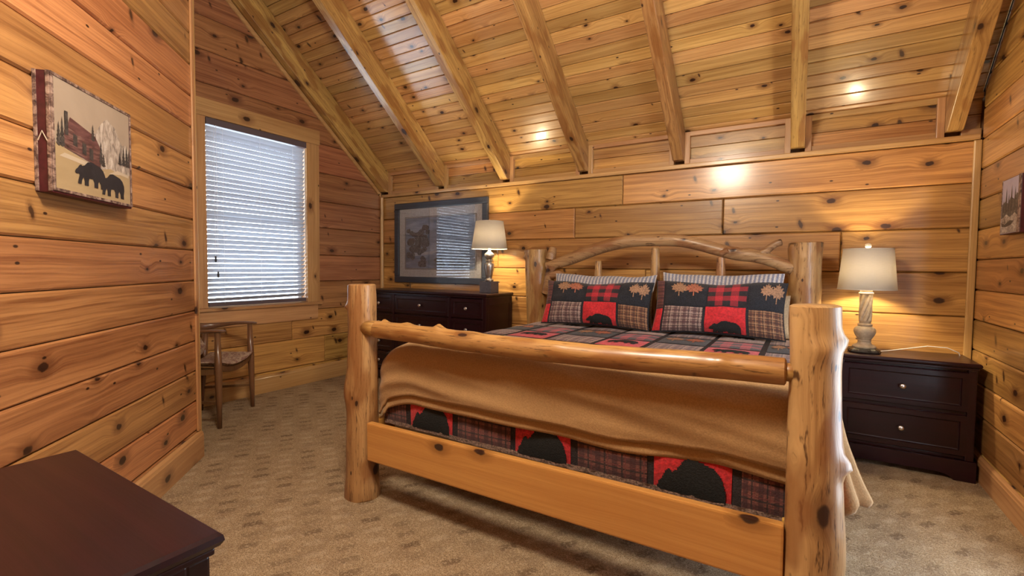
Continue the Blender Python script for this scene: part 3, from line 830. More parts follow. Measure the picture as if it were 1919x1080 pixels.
# ------------------------------------------------------------------ window_2 (outside the picture, right wall)
window_2 = empty('window_2', (XR, 0, 0), R(-90)); tag(window_2, kind='structure')
def wq(name, s0, s1, y0, y1, z0, z1, m, b=0.003): return piece(name, s0, s1, y0, y1, z0, z1, m, window_2, b)
wq('side_casing', V0 - 0.1, V0, -0.02, 0, VZ0, VZ1, M['trimv']); wq('side_casing', V1, V1 + 0.1, -0.02, 0, VZ0, VZ1, M['trimv'])
wq('head_casing', V0 - 0.1, V1 + 0.1, -0.02, 0, VZ1, VZ1 + 0.12, M['trim']); wq('apron', V0 - 0.1, V1 + 0.1, -0.02, 0, VZ0 - 0.14, VZ0 - 0.01, M['trim'])
wq('sash', V0, V1, 0.08, 0.10, (VZ0 + VZ1) / 2 - 0.025, (VZ0 + VZ1) / 2 + 0.025, M['white'])
for a, b in ((V0, V0 + 0.05), (V1 - 0.05, V1)): wq('sash', a, b, 0.08, 0.10, VZ0, VZ1, M['white'])
for a, b in ((VZ0, VZ0 + 0.05), (VZ1 - 0.05, VZ1)): wq('sash', V0 + 0.05, V1 - 0.05, 0.08, 0.10, a, b, M['white'])
wq('pane', V0 + 0.04, V1 - 0.04, 0.088, 0.092, VZ0 + 0.04, VZ1 - 0.04, M['glass'], 0)
# ------------------------------------------------------------------ logs
def nz3(p, sc, seed=0.0): return mnoise.noise(Vector((p[0] * sc + seed, p[1] * sc + seed * 0.7, p[2] * sc - seed)))
def log(name, pts, radii, m, parent, seed=0.0, bumps=(), n=26, per=0.03, rough=0.05, loc=(0, 0, 0), flat_ends=True, cham=0.008):
    """tapering peeled log along a polyline (smoothed), with knots: (t, angle, height, size)"""
    pts = [Vector(p) for p in pts]
    # resample with catmull rom
    def cr(t):
        k = len(pts) - 1
        f = min(max(t, 0), 1) * k; i = min(int(f), k - 1); u = f - i
        p0 = pts[max(i - 1, 0)]; p1 = pts[i]; p2 = pts[i + 1]; p3 = pts[min(i + 2, k)]
        r = 0.5 * ((2 * p1) + (p2 - p0) * u + (2 * p0 - 5 * p1 + 4 * p2 - p3) * u * u + (3 * p1 - p0 - 3 * p2 + p3) * u ** 3)
        k2 = len(radii) - 1; g2 = min(max(t, 0), 1) * k2; j = min(int(g2), k2 - 1); w = g2 - j
        return r, radii[j] * (1 - w) + radii[j + 1] * w
    L = sum((pts[i + 1] - pts[i]).length for i in range(len(pts) - 1))
    m_ = max(6, int(L / per))
    C = [cr(i / m_) for i in range(m_ + 1)]
    tan = [(C[min(i + 1, m_)][0] - C[max(i - 1, 0)][0]).normalized() for i in range(m_ + 1)]
    ref = Vector((0, 1, 0)) if abs(tan[0].y) < 0.9 else Vector((1, 0, 0))
    nx = (ref - tan[0] * ref.dot(tan[0])).normalized()
    vs = []; N = []
    for i in range(m_ + 1):
        nx = (nx - tan[i] * nx.dot(tan[i])).normalized(); ny = tan[i].cross(nx)
        for k in range(n):
            a = 2 * math.pi * k / n
            d = nx * math.cos(a) + ny * math.sin(a)
            p, r = C[i]
            q = p + d * r
            rr = r * (1 + rough * nz3(q, 5.0, seed) + rough * 0.5 * nz3(q, 13.0, seed + 3))
            for (t, ang, h, sz) in bumps:
                ds = (i / m_ - t) * L; da = (a - ang + math.pi) % (2 * math.pi) - math.pi
                dist2 = (ds * ds + (da * r) ** 2) / (sz * sz)
                if dist2 < 6: rr += h * math.exp(-dist2)
            vs.append(p + d * rr)
    # rounded end caps
    fs = []
    for j in range(m_):
        for k in range(n):
            k2 = (k + 1) % n
            fs.append((j * n + k, j * n + k2, (j + 1) * n + k2, (j + 1) * n + k))
    base = len(vs)
    for (idx, sg) in ((0, -1), (m_, 1)):
        p, r = C[idx]
        ring = []
        for k in range(n):
            q = vs[idx * n + k]
            ring.append(len(vs)); vs.append(p + (q - p) * (1 - cham / r) + tan[idx] * sg * cham * 0.6)
        for k in range(n):
            k2 = (k + 1) % n
            f = (idx * n + k, idx * n + k2, ring[k2], ring[k])
            fs.append(f if sg > 0 else tuple(reversed(f)))
        fs.append(tuple(ring) if sg > 0 else tuple(reversed(ring)))
    mb = MB(); mb.add(vs, fs)
    o = mb.build(name, m, parent, True, loc)
    return auto_smooth(o, 55)

# ------------------------------------------------------------------ the bed
bed = empty('log_bed', (-1.02, 2.8, 0), 0, 'big peeled log bed with arched branch headboard and thick footposts', 'bed')
def rel(x, y, z): return (x + 1.02, y - 2.8, z)
def vlog(name, x, y, z0, z1, radii, seed, bumps=(), lean=(0, 0)):
    h = z1 - z0
    return log(name, [(-lean[0], -lean[1], -h / 2), (0.004, 0.0, 0), (lean[0], lean[1], h / 2)], radii, M['log_v'], bed, seed, bumps, 32, 0.02, 0.05, rel(x, y, (z0 + z1) / 2))
# angles: 0 = +Y, grow towards -X? (frame: nx=+Y, ny=tan x nx) -> ny = -X for an upright log
def ang_dir(dx, dy): return math.atan2(-dx, dy)
toCam = lambda x, y: ang_dir(-x, -y)
PR = (0.052, 1.765)
vlog('footpost', PR[0], PR[1], 0, 1.168, [0.087, 0.086, 0.083, 0.080, 0.076, 0.073, 0.069, 0.069], 2.0,
     [(0.855, ang_dir(0.25, -1), 0.013, 0.030), (0.875, ang_dir(1, -0.2), 0.016, 0.024), (0.85, ang_dir(0.7, -0.7), 0.006, 0.05),
      (0.575, ang_dir(1, -0.2), 0.026, 0.022), (0.59, ang_dir(-0.55, -0.8), 0.008, 0.03), (0.35, ang_dir(1, -0.1), 0.008, 0.08), (0.2, ang_dir(-0.5, -0.8), 0.006, 0.05)], (-0.010, 0))
PL = (-2.064, 1.775)
vlog('footpost', PL[0], PL[1], 0, 1.178, [0.098, 0.090, 0.088, 0.086, 0.084, 0.078, 0.077, 0.075], 9.0,
     [(0.865, ang_dir(-0.6, -0.5), 0.020, 0.016), (0.50, ang_dir(-0.7, -0.6), 0.016, 0.09), (0.06, ang_dir(0.7, -0.5), 0.012, 0.09), (0.32, ang_dir(0.2, -1), 0.005, 0.03)])
HL, HR_ = (-2.125, 3.92), (0.025, 3.92)
vlog('headpost', HL[0] , HL[1], 0, 1.45, [0.085, 0.085, 0.088, 0.094, 0.100, 0.106, 0.106], 5.0,
     [(0.93, ang_dir(-0.8, -0.5), 0.020, 0.025), (0.85, ang_dir(0.8, -0.4), 0.016, 0.035), (0.985, ang_dir(-0.9, -0.3), 0.012, 0.03)], (-0.02, 0))
vlog('headpost', HR_[0], HR_[1], 0, 1.475, [0.09, 0.09, 0.092, 0.095, 0.098, 0.102, 0.104], 12.0,
     [(0.89, ang_dir(0.1, -1), 0.007, 0.03), (0.94, ang_dir(-0.9, -0.4), 0.008, 0.06)])
# foot rail with stub knots and reduced tenon ends
RY = 1.755
ro = rel(-1.02, RY, 0.945)
fr = log('foot_rail', [(-0.90, 0, 0.0), (-0.55, 0, -0.006), (-0.2, 0, -0.014), (0.3, 0, -0.012), (0.75, 0, 0.002), (0.985, 0, 0.006)],
         [0.046, 0.045, 0.047, 0.047, 0.046, 0.046, 0.045], M['log_h'], bed, 21.0,
         [(0.16, ang_dir(0, 0) + 0, 0, 1), (0.045, math.pi * 0.5, 0.016, 0.020), (0.13, math.pi * 0.5, 0.010, 0.03), (0.245, math.pi * 0.52, 0.020, 0.026), (0.55, math.pi * 0.8, 0.006, 0.02),
          (0.83, math.pi * 0.85, 0.008, 0.022), (0.36, math.pi * 0.3, 0.006, 0.05)], 26, 0.02, 0.06, ro)
for tp, tr in (([(-0.99, 0, 0.002), (-0.885, 0, 0)], [0.040, 0.043]), ([(0.96, 0, 0.006), (1.04, 0, 0.006)], [0.030, 0.030])):
    mb = MB(); mb.tube(tp, tr, 20); mb.build('rail_tenon', M['log_h'], fr, True)
# headboard arch
A = [(-2.01, 1.305), (-1.90, 1.335), (-1.80, 1.362), (-1.66, 1.412), (-1.51, 1.462), (-1.37, 1.498), (-1.225, 1.520), (-1.0, 1.522), (-0.83, 1.515), (-0.70, 1.488), (-0.56, 1.445), (-0.42, 1.408), (-0.30, 1.392), (-0.20, 1.365), (-0.10, 1.318), (-0.05, 1.300)]
ax, ay = rel(0, 3.885, 0)[:2]
log('headboard_arch', [(x + 1.03, 0, z - 1.406) for x, z in A], [0.040, 0.050, 0.055, 0.054, 0.051, 0.049, 0.047, 0.048, 0.047, 0.046, 0.044], M['arch'], bed, 33.0,
    [(0.78, -math.pi * 0.5 + math.pi, 0.010, 0.03), (0.735, math.pi * 0.8, 0.022, 0.025), (0.03, math.pi * 1.4, 0.02, 0.05)], 22, 0.025, 0.08, (ax - 1.03, ay, 1.40))
log('arch_branch', [(-0.245, 0, 1.400), (-0.205, -0.008, 1.435), (-0.165, -0.015, 1.468), (-0.125, -0.018, 1.482)], [0.036, 0.027, 0.025, 0.023], M['arch'], bed, 35.0, (), 16, 0.012, 0.1, (ax, ay, 0))
log('arch_branch', [(-0.52, -0.03, 1.405), (-0.47, -0.04, 1.428)], [0.022, 0.024], M['arch'], bed, 36.0, (), 14, 0.01, 0.08, (ax, ay, 0))
log('arch_branch', [(-1.95, -0.02, 1.30), (-1.97, -0.015, 1.24), (-1.985, -0.01, 1.15), (-2.01, 0, 1.05)], [0.045, 0.040, 0.046, 0.05], M['arch'], bed, 38.0, [(0.35, 0.0, 0.02, 0.03)], 16, 0.02, 0.12, (ax, ay, 0))
log('arch_branch', [(-1.95, -0.03, 1.21), (-1.87, -0.03, 1.225), (-1.80, -0.03, 1.205)], [0.035, 0.033, 0.012], M['arch'], bed, 40.0, (), 16, 0.012, 0.12, (ax, ay, 0))
log('arch_branch', [(-1.985, 0.02, 1.36), (-1.975, 0.03, 1.42), (-1.97, 0.04, 1.47)], [0.05, 0.044, 0.03], M['arch'], bed, 41.0, [(0.4, math.pi, 0.012, 0.02)], 16, 0.012, 0.12, (ax, ay, 0))
for x, zt_, r in ((-1.512, 1.345, 0.033), (-1.022, 1.455, 0.037), (-0.525, 1.375, 0.035)):
    log('spindle', [(0, 0, -0.36), (0.004, 0, 0), (0, 0, 0.36)], [r, r * 1.03, r, r, r * 0.8], M['log_v'], bed, x * 7, (), 16, 0.03, 0.06, rel(x, 3.90, zt_ - 0.36))
log('headboard_rail', [(-0.98, 0, 0), (0, 0, 0.005), (0.98, 0, 0)], [0.045, 0.05, 0.045], M['log_h'], bed, 51.0, (), 18, 0.05, 0.05, rel(-1.05, 3.92, 0.62))
# boards
mb = MB(); mb.box(-0.975, 0.975, -0.02, 0.02, -0.103, 0.103, 0.008)
fb = mb.build('footboard_plank', M['footb'], bed, loc=rel(-0.995, 1.742, 0.343)); fb.rotation_euler = (0, R(-0.55), 0)
for x in (-2.0, -0.01):
    mb = MB(); mb.box(-0.02, 0.02, -1.02, 1.02, -0.09, 0.09, 0.008)
    mb.build('side_rail', M['footb'], bed, loc=rel(x, 2.845, 0.34))
mb = MB(); mb.box(-0.95, 0.95, -0.95, 0.95, -0.01, 0.01)
mb.build('slat_deck', M['trim'], bed, loc=rel(-1.005, 2.84, 0.335))

# mattress and box spring
MX0, MX1, MY0, MY1 = -1.955, -0.055, 1.90, 3.80
for nm, z0, z1, lb in (('box_spring', 0.348, 0.545, 'box spring hidden under the patchwork quilt on the log bed'), ('mattress', 0.547, 0.785, 'thick mattress under the quilt on the log bed')):
    mb = MB(); mb.box(MX0 - (MX0 + MX1) / 2, MX1 - (MX0 + MX1) / 2, -0.95, 0.95, 0, z1 - z0, 0.03)
    o = mb.build(nm, M['mattress'], None, True, ((MX0 + MX1) / 2, 2.85, z0)); auto_smooth(o)
    tag(o, lb, nm.replace('_', ' '))

# ------------------------------------------------------------------ draped cloths
def drape(x, y, X0, X1, Y0, r, ztop, flare=0.0):
    """cloth coordinates (x, y) over a box with edges X0, X1 and foot edge Y0 -> position"""
    dx = 0.0; cx = x
    if x < X0: dx = x - X0; cx = X0
    elif x > X1: dx = x - X1; cx = X1
    dy = 0.0; cy = y
    if y < Y0: dy = y - Y0; cy = Y0
    d = math.hypot(dx, dy)
    if d < 1e-9: return Vector((x, y, ztop)), Vector((0, 0, 1)), 0.0
    ux, uy = dx / d, dy / d
    if d < r * math.pi / 2:
        a = d / r; out = r * math.sin(a); dr = r * (1 - math.cos(a)); nn = Vector((ux * math.sin(a), uy * math.sin(a), math.cos(a)))
    else:
        dr = r + d - r * math.pi / 2; out = r + flare * (dr - r); nn = Vector((ux, uy, 0))
    return Vector((cx + ux * out, cy + uy * out, ztop - dr)), nn, dr

# quilt: dark sashing body, patches and appliques are its parts
QX0, QX1, QY0, QZ, QR = -1.965, 0.045, 1.895, 0.800, 0.045
quilt = empty('patchwork_quilt', (-1.0, 2.8, 0.8), 0, 'red black and tan patchwork bear quilt covering the log bed mattress', 'quilt')
qo = Vector((-1.0, 2.8, 0.8))
def qpos(x, y, off=0.0):
    p, nn, dr = drape(x, y, QX0, QX1, QY0, QR, QZ, 0.13 if x > QX1 else 0.0)
    p = p + nn * (off + 0.004 * nz3((x, y, 0), 6.0, 4.0))
    if dr > 0.03 and x <= QX1 and x >= QX0: p.y -= 0.012 * mnoise.noise(Vector((x * 4, dr * 3, 1.0)))
    return p - qo
DROP = 0.40
mb = MB()
def body(u, v):
    return qpos(QX0 - 0.02 + (QX1 + 0.46 - QX0 + 0.02) * u, QY0 - DROP - 0.02 + (3.78 - QY0 + DROP + 0.02) * v, 0.0)
mb.grid(body, 110, 100, keep=lambda u, v: not (QY0 - DROP + (3.78 - QY0 + DROP) * v < QY0 - 0.005 and QX0 + (QX1 + 0.46 - QX0) * u > QX1 - 0.0))
qb = mb.build('quilt_body', M['sash'], quilt, True, fixn=False, clean=True)
sm = qb.modifiers.new('thick', 'SOLIDIFY'); sm.thickness = 0.008; sm.offset = -1

BEAR = [(0.02, 0.42), (0.05, 0.50), (0.10, 0.56), (0.15, 0.66), (0.20, 0.70), (0.235, 0.66), (0.30, 0.70), (0.40, 0.84), (0.52, 0.88), (0.66, 0.84), (0.80, 0.80), (0.90, 0.70), (0.96, 0.54), (0.97, 0.36), (0.94, 0.18), (0.95, 0.04),
        (0.82, 0.04), (0.81, 0.20), (0.76, 0.30), (0.72, 0.20), (0.72, 0.04), (0.60, 0.04), (0.60, 0.22), (0.56, 0.32), (0.44, 0.30), (0.42, 0.18), (0.42, 0.04), (0.30, 0.04), (0.30, 0.20), (0.27, 0.30), (0.22, 0.18), (0.20, 0.05), (0.10, 0.05), (0.12, 0.20), (0.16, 0.36), (0.12, 0.38), (0.06, 0.36)]
LEAF = [(0.5, 1.0), (0.56, 0.82), (0.68, 0.88), (0.66, 0.70), (0.84, 0.78), (0.80, 0.64), (0.98, 0.62), (0.86, 0.48), (0.94, 0.38), (0.72, 0.34), (0.74, 0.22), (0.54, 0.30), (0.53, 0.0), (0.47, 0.0), (0.46, 0.30), (0.26, 0.22), (0.28, 0.34), (0.06, 0.38), (0.14, 0.48), (0.02, 0.62), (0.20, 0.64), (0.16, 0.78), (0.34, 0.70), (0.32, 0.88), (0.44, 0.82)]
def inside(poly, x, y):
    c = False
    for i in range(len(poly)):
        x0, y0 = poly[i]; x1, y1 = poly[i - 1]
        if (y0 > y) != (y1 > y) and x < (x1 - x0) * (y - y0) / (y1 - y0) + x0: c = not c
    return c
def applique(name, fn, poly, m, parent, rect=(0.1, 0.05, 0.9, 0.85), nu=44, nv=32, flipx=False):
    """a shape cut from the patch's own surface function, lying on top of it"""
    x0, y0, x1, y1 = rect
    mb = MB()
    f = lambda u, v: fn(x0 + (x1 - x0) * u, y0 + (y1 - y0) * v)
    mb.grid(f, nu, nv, keep=lambda u, v: y0 + (y1 - y0) * v > 0.01 and inside(poly, (1 - u) if flipx else u, v))
    if not mb.f: return None
    o = mb.build(name, m, parent, True, fixn=False, clean=True)
    return o
def patch(name, fn, m, parent, n=10, rect=(0, 0, 1, 1), m2=None):
    mb = MB()
    x0, y0, x1, y1 = rect
    mb.grid(lambda u, v: fn(x0 + (x1 - x0) * u, y0 + (y1 - y0) * v), n, n)
    return mb.build(name, m, parent, True, fixn=False)
cols = [(-1.985, -1.800, 'p'), (-1.765, -1.480, 'r'), (-1.445, -1.135, 'p'), (-1.108, -0.828, 'r'), (-0.795, -0.497, 'p'), (-0.470, -0.190, 'r'), (-0.158, 0.040, 'p'), (0.115, 0.395, 'r')]
def puff(u, v): return 0.007 * (1 - (2 * u - 1) ** 4) * (1 - (2 * v - 1) ** 4)
yrow = [1.905, 2.195, 2.50, 2.81, 3.12, 3.43]
kinds = {'r': ['buffalo', 'rbear', 'buffalo', 'pale', 'rbear', 'buffalo'], 'p': ['bleaf', 'plaid', 'bleaf', 'plaid', 'bleaf', 'plaid']}
kinds['r'] = ['rbear', 'buffalo', 'pale', 'rbear', 'buffalo', 'pale']
kinds['p'] = ['plaid', 'bleaf', 'plaid', 'plaid', 'bleaf', 'plaid']
for ci, (a, b, kk) in enumerate(cols):
    for ri, y0 in enumerate(yrow):
        y1 = y0 + 0.280
        fn = lambda u, v, a=a, b=b, y0=y0, y1=y1: qpos(a + (b - a) * u, y0 + (y1 - y0) * v, 0.003 + puff(u, v))
        k = kinds[kk][ri]
        mm = {'buffalo': 'buffalo', 'rbear': 'redf', 'plaid': 'plaid', 'bleaf': 'blackf', 'pale': 'pale'}[k]
        po = patch('patch', fn, M[mm], quilt, 6)
        fo = lambda u, v, fn=fn: fn(u, v) + Vector((0, 0, 0.003))
        if k == 'rbear': applique('bear_applique', fo, BEAR, M['bear'], po, (0.12, 0.25, 0.88, 0.80), 36, 24)
        if k == 'pale': applique('bear_applique', fo, BEAR, M['sash'], po, (0.25, 0.3, 0.8, 0.8), 24, 16)
        if k == 'bleaf':
            applique('leaf_applique', fo, LEAF, M['leaf'], po, (0.06, 0.18, 0.52, 0.85), 24, 24)
            applique('leaf_applique', fo, LEAF, M['leafred'], po, (0.48, 0.2, 0.95, 0.88), 24, 24)
    if a > 0.05: continue
    # band hanging at the foot
    fn = lambda u, v, a=a, b=b: qpos(a + (b - a) * u, QY0 - 0.405 + 0.27 * v, 0.003 + puff(u, v))
    po = patch('patch', fn, M['redf'] if kk == 'r' else M['wine'], quilt, 8)
    if kk == 'r':
        fo = lambda u, v, fn=fn: fn(u, v) + Vector((0, -0.0035, 0))
        applique('bear_applique', fo, BEAR, M['bear'], po, (0.03, -0.42, 0.97, 0.68), 52, 52)
mb = MB(); mb.grid(lambda u, v: qpos(QX0 - 0.01 + 2.0 * u, QY0 - DROP - 0.018 + 0.022 * v, 0.006 + 0.005 * mnoise.noise(Vector((u * 60, v * 3, 0)))), 120, 3)
mb.build('frayed_hem', M['batting'], quilt, True, fixn=False)

# tan fleece blanket folded over the foot of the bed
BX0, BX1, BY0, BZ, BR = -1.915, -0.005, 1.915, 0.890, 0.10
blanket = empty('fleece_blanket', (-1.0, 2.0, 0.8), 0, 'tan fleece blanket folded over the foot of the log bed', 'blanket')
bo = Vector((-1.0, 2.0, 0.8))
def wr(x, y, s):
    # soft rolls running along the foot edge with a few slanted creases
    q = y + 0.10 * (x + 1.0)
    a = mnoise.noise(Vector((x * 1.1 + s, q * 7.0, s)))
    b = 1.0 - 2.0 * abs(mnoise.noise(Vector((x * 0.9 + s, q * 8.0 + x * 0.6, s + 9))))
    return a * 0.75 + (b - 0.4) * 0.55 + mnoise.noise(Vector((x * 4.0, q * 10.0, s + 5))) * 0.22
def bpos(x, y, off, s, hemw):
    sag = 0.03 * max(0.0, 1 - abs((x + 1.0) / 0.95) ** 2)
    endl = 0.085 * max(0.0, min(1.0, (BX0 + 0.20 - x) / 0.25)) ** 1.5
    zt2 = BZ - endl - 0.02 * max(0, min(1, (y - 2.0) / 0.3)) - 0.055 * max(0, min(1, (y - 2.15) / 0.2))
    side = x > BX1 or x < BX0
    p, nn, dr = drape(x, y, BX0, BX1, BY0, BR, zt2, 0.30 if x > BX1 else 0.0)
    w = wr(x, y, s)
    k = min(1.0, dr / 0.08)
    amp = 0.010 + 0.024 * k * max(0.0, min(1.0, (dr - 0.03) / 0.12))
    p = p + nn * (off + amp * max(-0.45, w))
    if side and dr > 0.15: p = p + nn * 0.010 * math.sin(y * 20 + x * 2) * min(1, (dr - 0.15) / 0.2)
    return p - bo
def hem(x): return 0.345 + 0.028 * mnoise.noise(Vector((x * 2.3, 2.0, 7.0)))
def sheet(name, s, off, extra, x0, x1, nu=120, nv=64):
    mb = MB()
    def f(u, v):
        x = x0 + (x1 - x0) * u
        ylow = BY0 - hem(x) - extra
        if x > BX1 + 0.02: ylow += (hem(x) - 0.12) * min(1.0, (x - BX1 - 0.02) / 0.20)
        yt = 2.42
        t = v
        return bpos(x, ylow + (yt - ylow) * t, off, s, 0)
    mb.grid(f, nu, nv)
    o = mb.build(name, M['fleece'], blanket, True, fixn=False)
    sm = o.modifiers.new('thick', 'SOLIDIFY'); sm.thickness = 0.012; sm.offset = -1
    return o
sheet('blanket_layer', 1.0, 0.004, 0.0, BX0 - 0.20, BX1 + 0.30)
sheet('blanket_under_fold', 1.0, -0.010, 0.050, BX0 - 0.10, BX1 + 0.03)

# the loose corner of the blanket hangs down in pleats beside the right footpost
def tail(u, v):
    a = 2 * math.pi * u
    z = 0.80 - 0.37 * v
    rx = 0.030 + 0.092 * v ** 1.5; ry = 0.020 + 0.055 * v
    if v > 0.93: rx *= 1 - (v - 0.93) * 2.2; ry *= 1 - (v - 0.93) * 2.2
    k = 1 + 0.16 * math.sin(6 * a + 1.2) * min(1, v * 2)
    return Vector((0.098 + 0.006 * v + rx * k * math.cos(a), 2.02 + ry * k * math.sin(a), z + 0.030 * math.cos(a) * v ** 3 - 0.012 * math.sin(3 * a) * v ** 4)) - bo
mb = MB(); mb.grid(tail, 72, 28)
to = mb.build('blanket_corner', M['fleece'], blanket, True, fixn=False)
sm = to.modifiers.new('thick', 'SOLIDIFY'); sm.thickness = 0.008; sm.offset = -1

# ------------------------------------------------------------------ pillows
def pillow(name, label, cat, loc, w, h, t, lean, mbody, rz=0.0, patches=None, group=None, seed=0.0, uvm=None):
    root = empty(name, loc, rz, label, cat, group)
    c, s_ = math.cos(R(lean)), math.sin(R(lean))
    def f1(a): return max(0.0, 1 - abs(2 * a - 1) ** 3.2) ** 0.62
    def surf(u, v, side, off=0.0):
        x = (u - 0.5) * w * (1 - 0.045 * math.sin(math.pi * v))
        z = h * (0.5 + (v - 0.5) * (1 - 0.09 * math.sin(math.pi * u))) + 0.022 * v * mnoise.noise(Vector((u * 3 + seed, 3.0, v)))
        y = -side * (t / 2 * f1(u) * f1(v)) * (1 + 0.22 * mnoise.noise(Vector((u * 5 + seed, v * 4, seed))) + 0.10 * mnoise.noise(Vector((u * 12 + seed, v * 9, seed + 4)))) - side * off
        y += -0.02 * math.sin(math.pi * v) * 0
        return Vector((x, y * c + z * s_, z * c - y * s_))
    mb = MB()
    mb.grid(lambda u, v: surf(u, v, 1), 36, 22)
    mb.grid(lambda u, v: surf(u, v, -1), 36, 22, flip=True)
    bd = mb.build('pillow_body', mbody, root, True, fixn=False)
    if patches:
        for (u0, v0, u1, v1, k) in patches:
            fn = lambda u, v, u0=u0, v0=v0, u1=u1, v1=v1: surf(u0 + (u1 - u0) * u, v0 + (v1 - v0) * v, 1, 0.003 + 0.006 * (1 - (2 * u - 1) ** 6) * (1 - (2 * v - 1) ** 6))
            mm = {'b': 'blackf', 'x': 'buffalo', 't': 'tanplaid', 'r': 'redf', 'n': 'brownplaid', 'm': 'wine'}[k[0]]
            po = patch('patch', fn, M[mm], root, 14)
            fo = lambda u, v, fn=fn: fn(u, v) + Vector((0, -0.004, 0.0005))
            if k == 'bl':
                applique('leaf_applique', fo, LEAF, M['leaf'], po, (0.12, 0.34, 0.58, 1.0), 34, 34)
                applique('leaf_applique', fo, LEAF, M['leafred'], po, (0.46, 0.40, 0.94, 1.0), 34, 34)
            if k == 'bm':
                applique('leaf_applique', fo, LEAF, M['leaf'], po, (0.30, 0.30, 0.72, 0.95), 30, 30)
                applique('leaf_applique', fo, LEAF, M['leaf'], po, (0.60, 0.22, 1.0, 0.98), 30, 30)
            if k == 'r': applique('bear_applique', fo, BEAR, M['bear'], po, (0.10, -0.16, 0.92, 0.50), 50, 40)
    return root
lay = [(0.010, 0.02, 0.075, 0.42, 'r0'), (0.010, 0.44, 0.075, 0.98, 'm'), (0.092, 0.02, 0.41, 0.465, 't'), (0.092, 0.49, 0.432, 0.985, 'bl'), (0.432, 0.02, 0.735, 0.485, 'r'),
       (0.444, 0.505, 0.735, 0.985, 'x'), (0.757, 0.02, 0.992, 0.455, 'n'), (0.750, 0.48, 0.992, 0.985, 'bm')]
pillow('striped_pillow', 'blue and white striped pillow standing behind the left patchwork pillow', 'pillow', (-1.43, 3.69, 0.818), 0.90, 0.435, 0.13, 17, M['stripe'], 0, None, 'striped pillows against the headboard', 2.0)
pillow('striped_pillow', 'blue and white striped pillow standing behind the right patchwork pillow', 'pillow', (-0.515, 3.69, 0.818), 0.84, 0.46, 0.13, 17, M['stripe'], 0, None, 'striped pillows against the headboard', 6.0)
pillow('patchwork_pillow', 'patchwork bear pillow on the left half of the bed', 'pillow', (-1.41, 3.51, 0.814), 0.915, 0.385, 0.17, 20, M['blackf'], 0, lay, 'patchwork bear pillows', 3.0)
pillow('patchwork_pillow', 'patchwork bear pillow on the right half of the bed nearer the nightstand', 'pillow', (-0.505, 3.52, 0.814), 0.875, 0.405, 0.17, 20, M['blackf'], 0, lay, 'patchwork bear pillows', 8.0)
pillow('tan_pillow', 'crumpled tan pillow squeezed beside the right headpost of the bed', 'pillow', (-0.235, 3.72, 0.812), 0.36, 0.30, 0.11, 10, M['cream'], 0, None, None, 11.0)
# ------------------------------------------------------------------ dark furniture
def knob(parent, x, y, z):
    mb = MB(); mb.lathe([(0.007, 0.0), (0.007, 0.010), (0.014, 0.015), (0.0175, 0.021), (0.017, 0.027), (0.012, 0.031), (0.004, 0.0325)], 18)
    return mb.build('knob', M['nickel'], parent, True, (x, y, z), (R(90), 0, 0))
def drawer(root, x0, x1, z0, z1, y, kx=0.5):
    """front with raised frame and sunk panel; front face towards -y"""
    cx, cz = (x0 + x1) / 2, (z0 + z1) / 2; hx, hz = (x1 - x0) / 2, (z1 - z0) / 2
    mb = MB(); b = 0.035; s = 0.010
    def ring(a, yy): return [(-hx + a, yy, -hz + a), (hx - a, yy, -hz + a), (hx - a, yy, hz - a), (-hx + a, yy, hz - a)]
    L = [ring(0, 0.016), ring(0, 0.0), ring(0.004, -0.004), ring(b, -0.004), ring(b + 0.003, 0.003), ring(b + 0.009, 0.006), ring(b + 0.012, 0.006)]
    vs = [p for r_ in L for p in r_]; fs = []
    for j in range(len(L) - 1):
        for k in range(4):
            k2 = (k + 1) % 4
            fs.append((j * 4 + k, j * 4 + k2, (j + 1) * 4 + k2, (j + 1) * 4 + k))
    fs.append(tuple((len(L) - 1) * 4 + k for k in range(4))); fs.append((3, 2, 1, 0))
    mb.add(vs, fs)
    o = mb.build('drawer', M['espresso'], root, loc=(cx, y, cz))
    knob(o, (kx - 0.5) * 2 * hx, 0.005, 0)
    return o
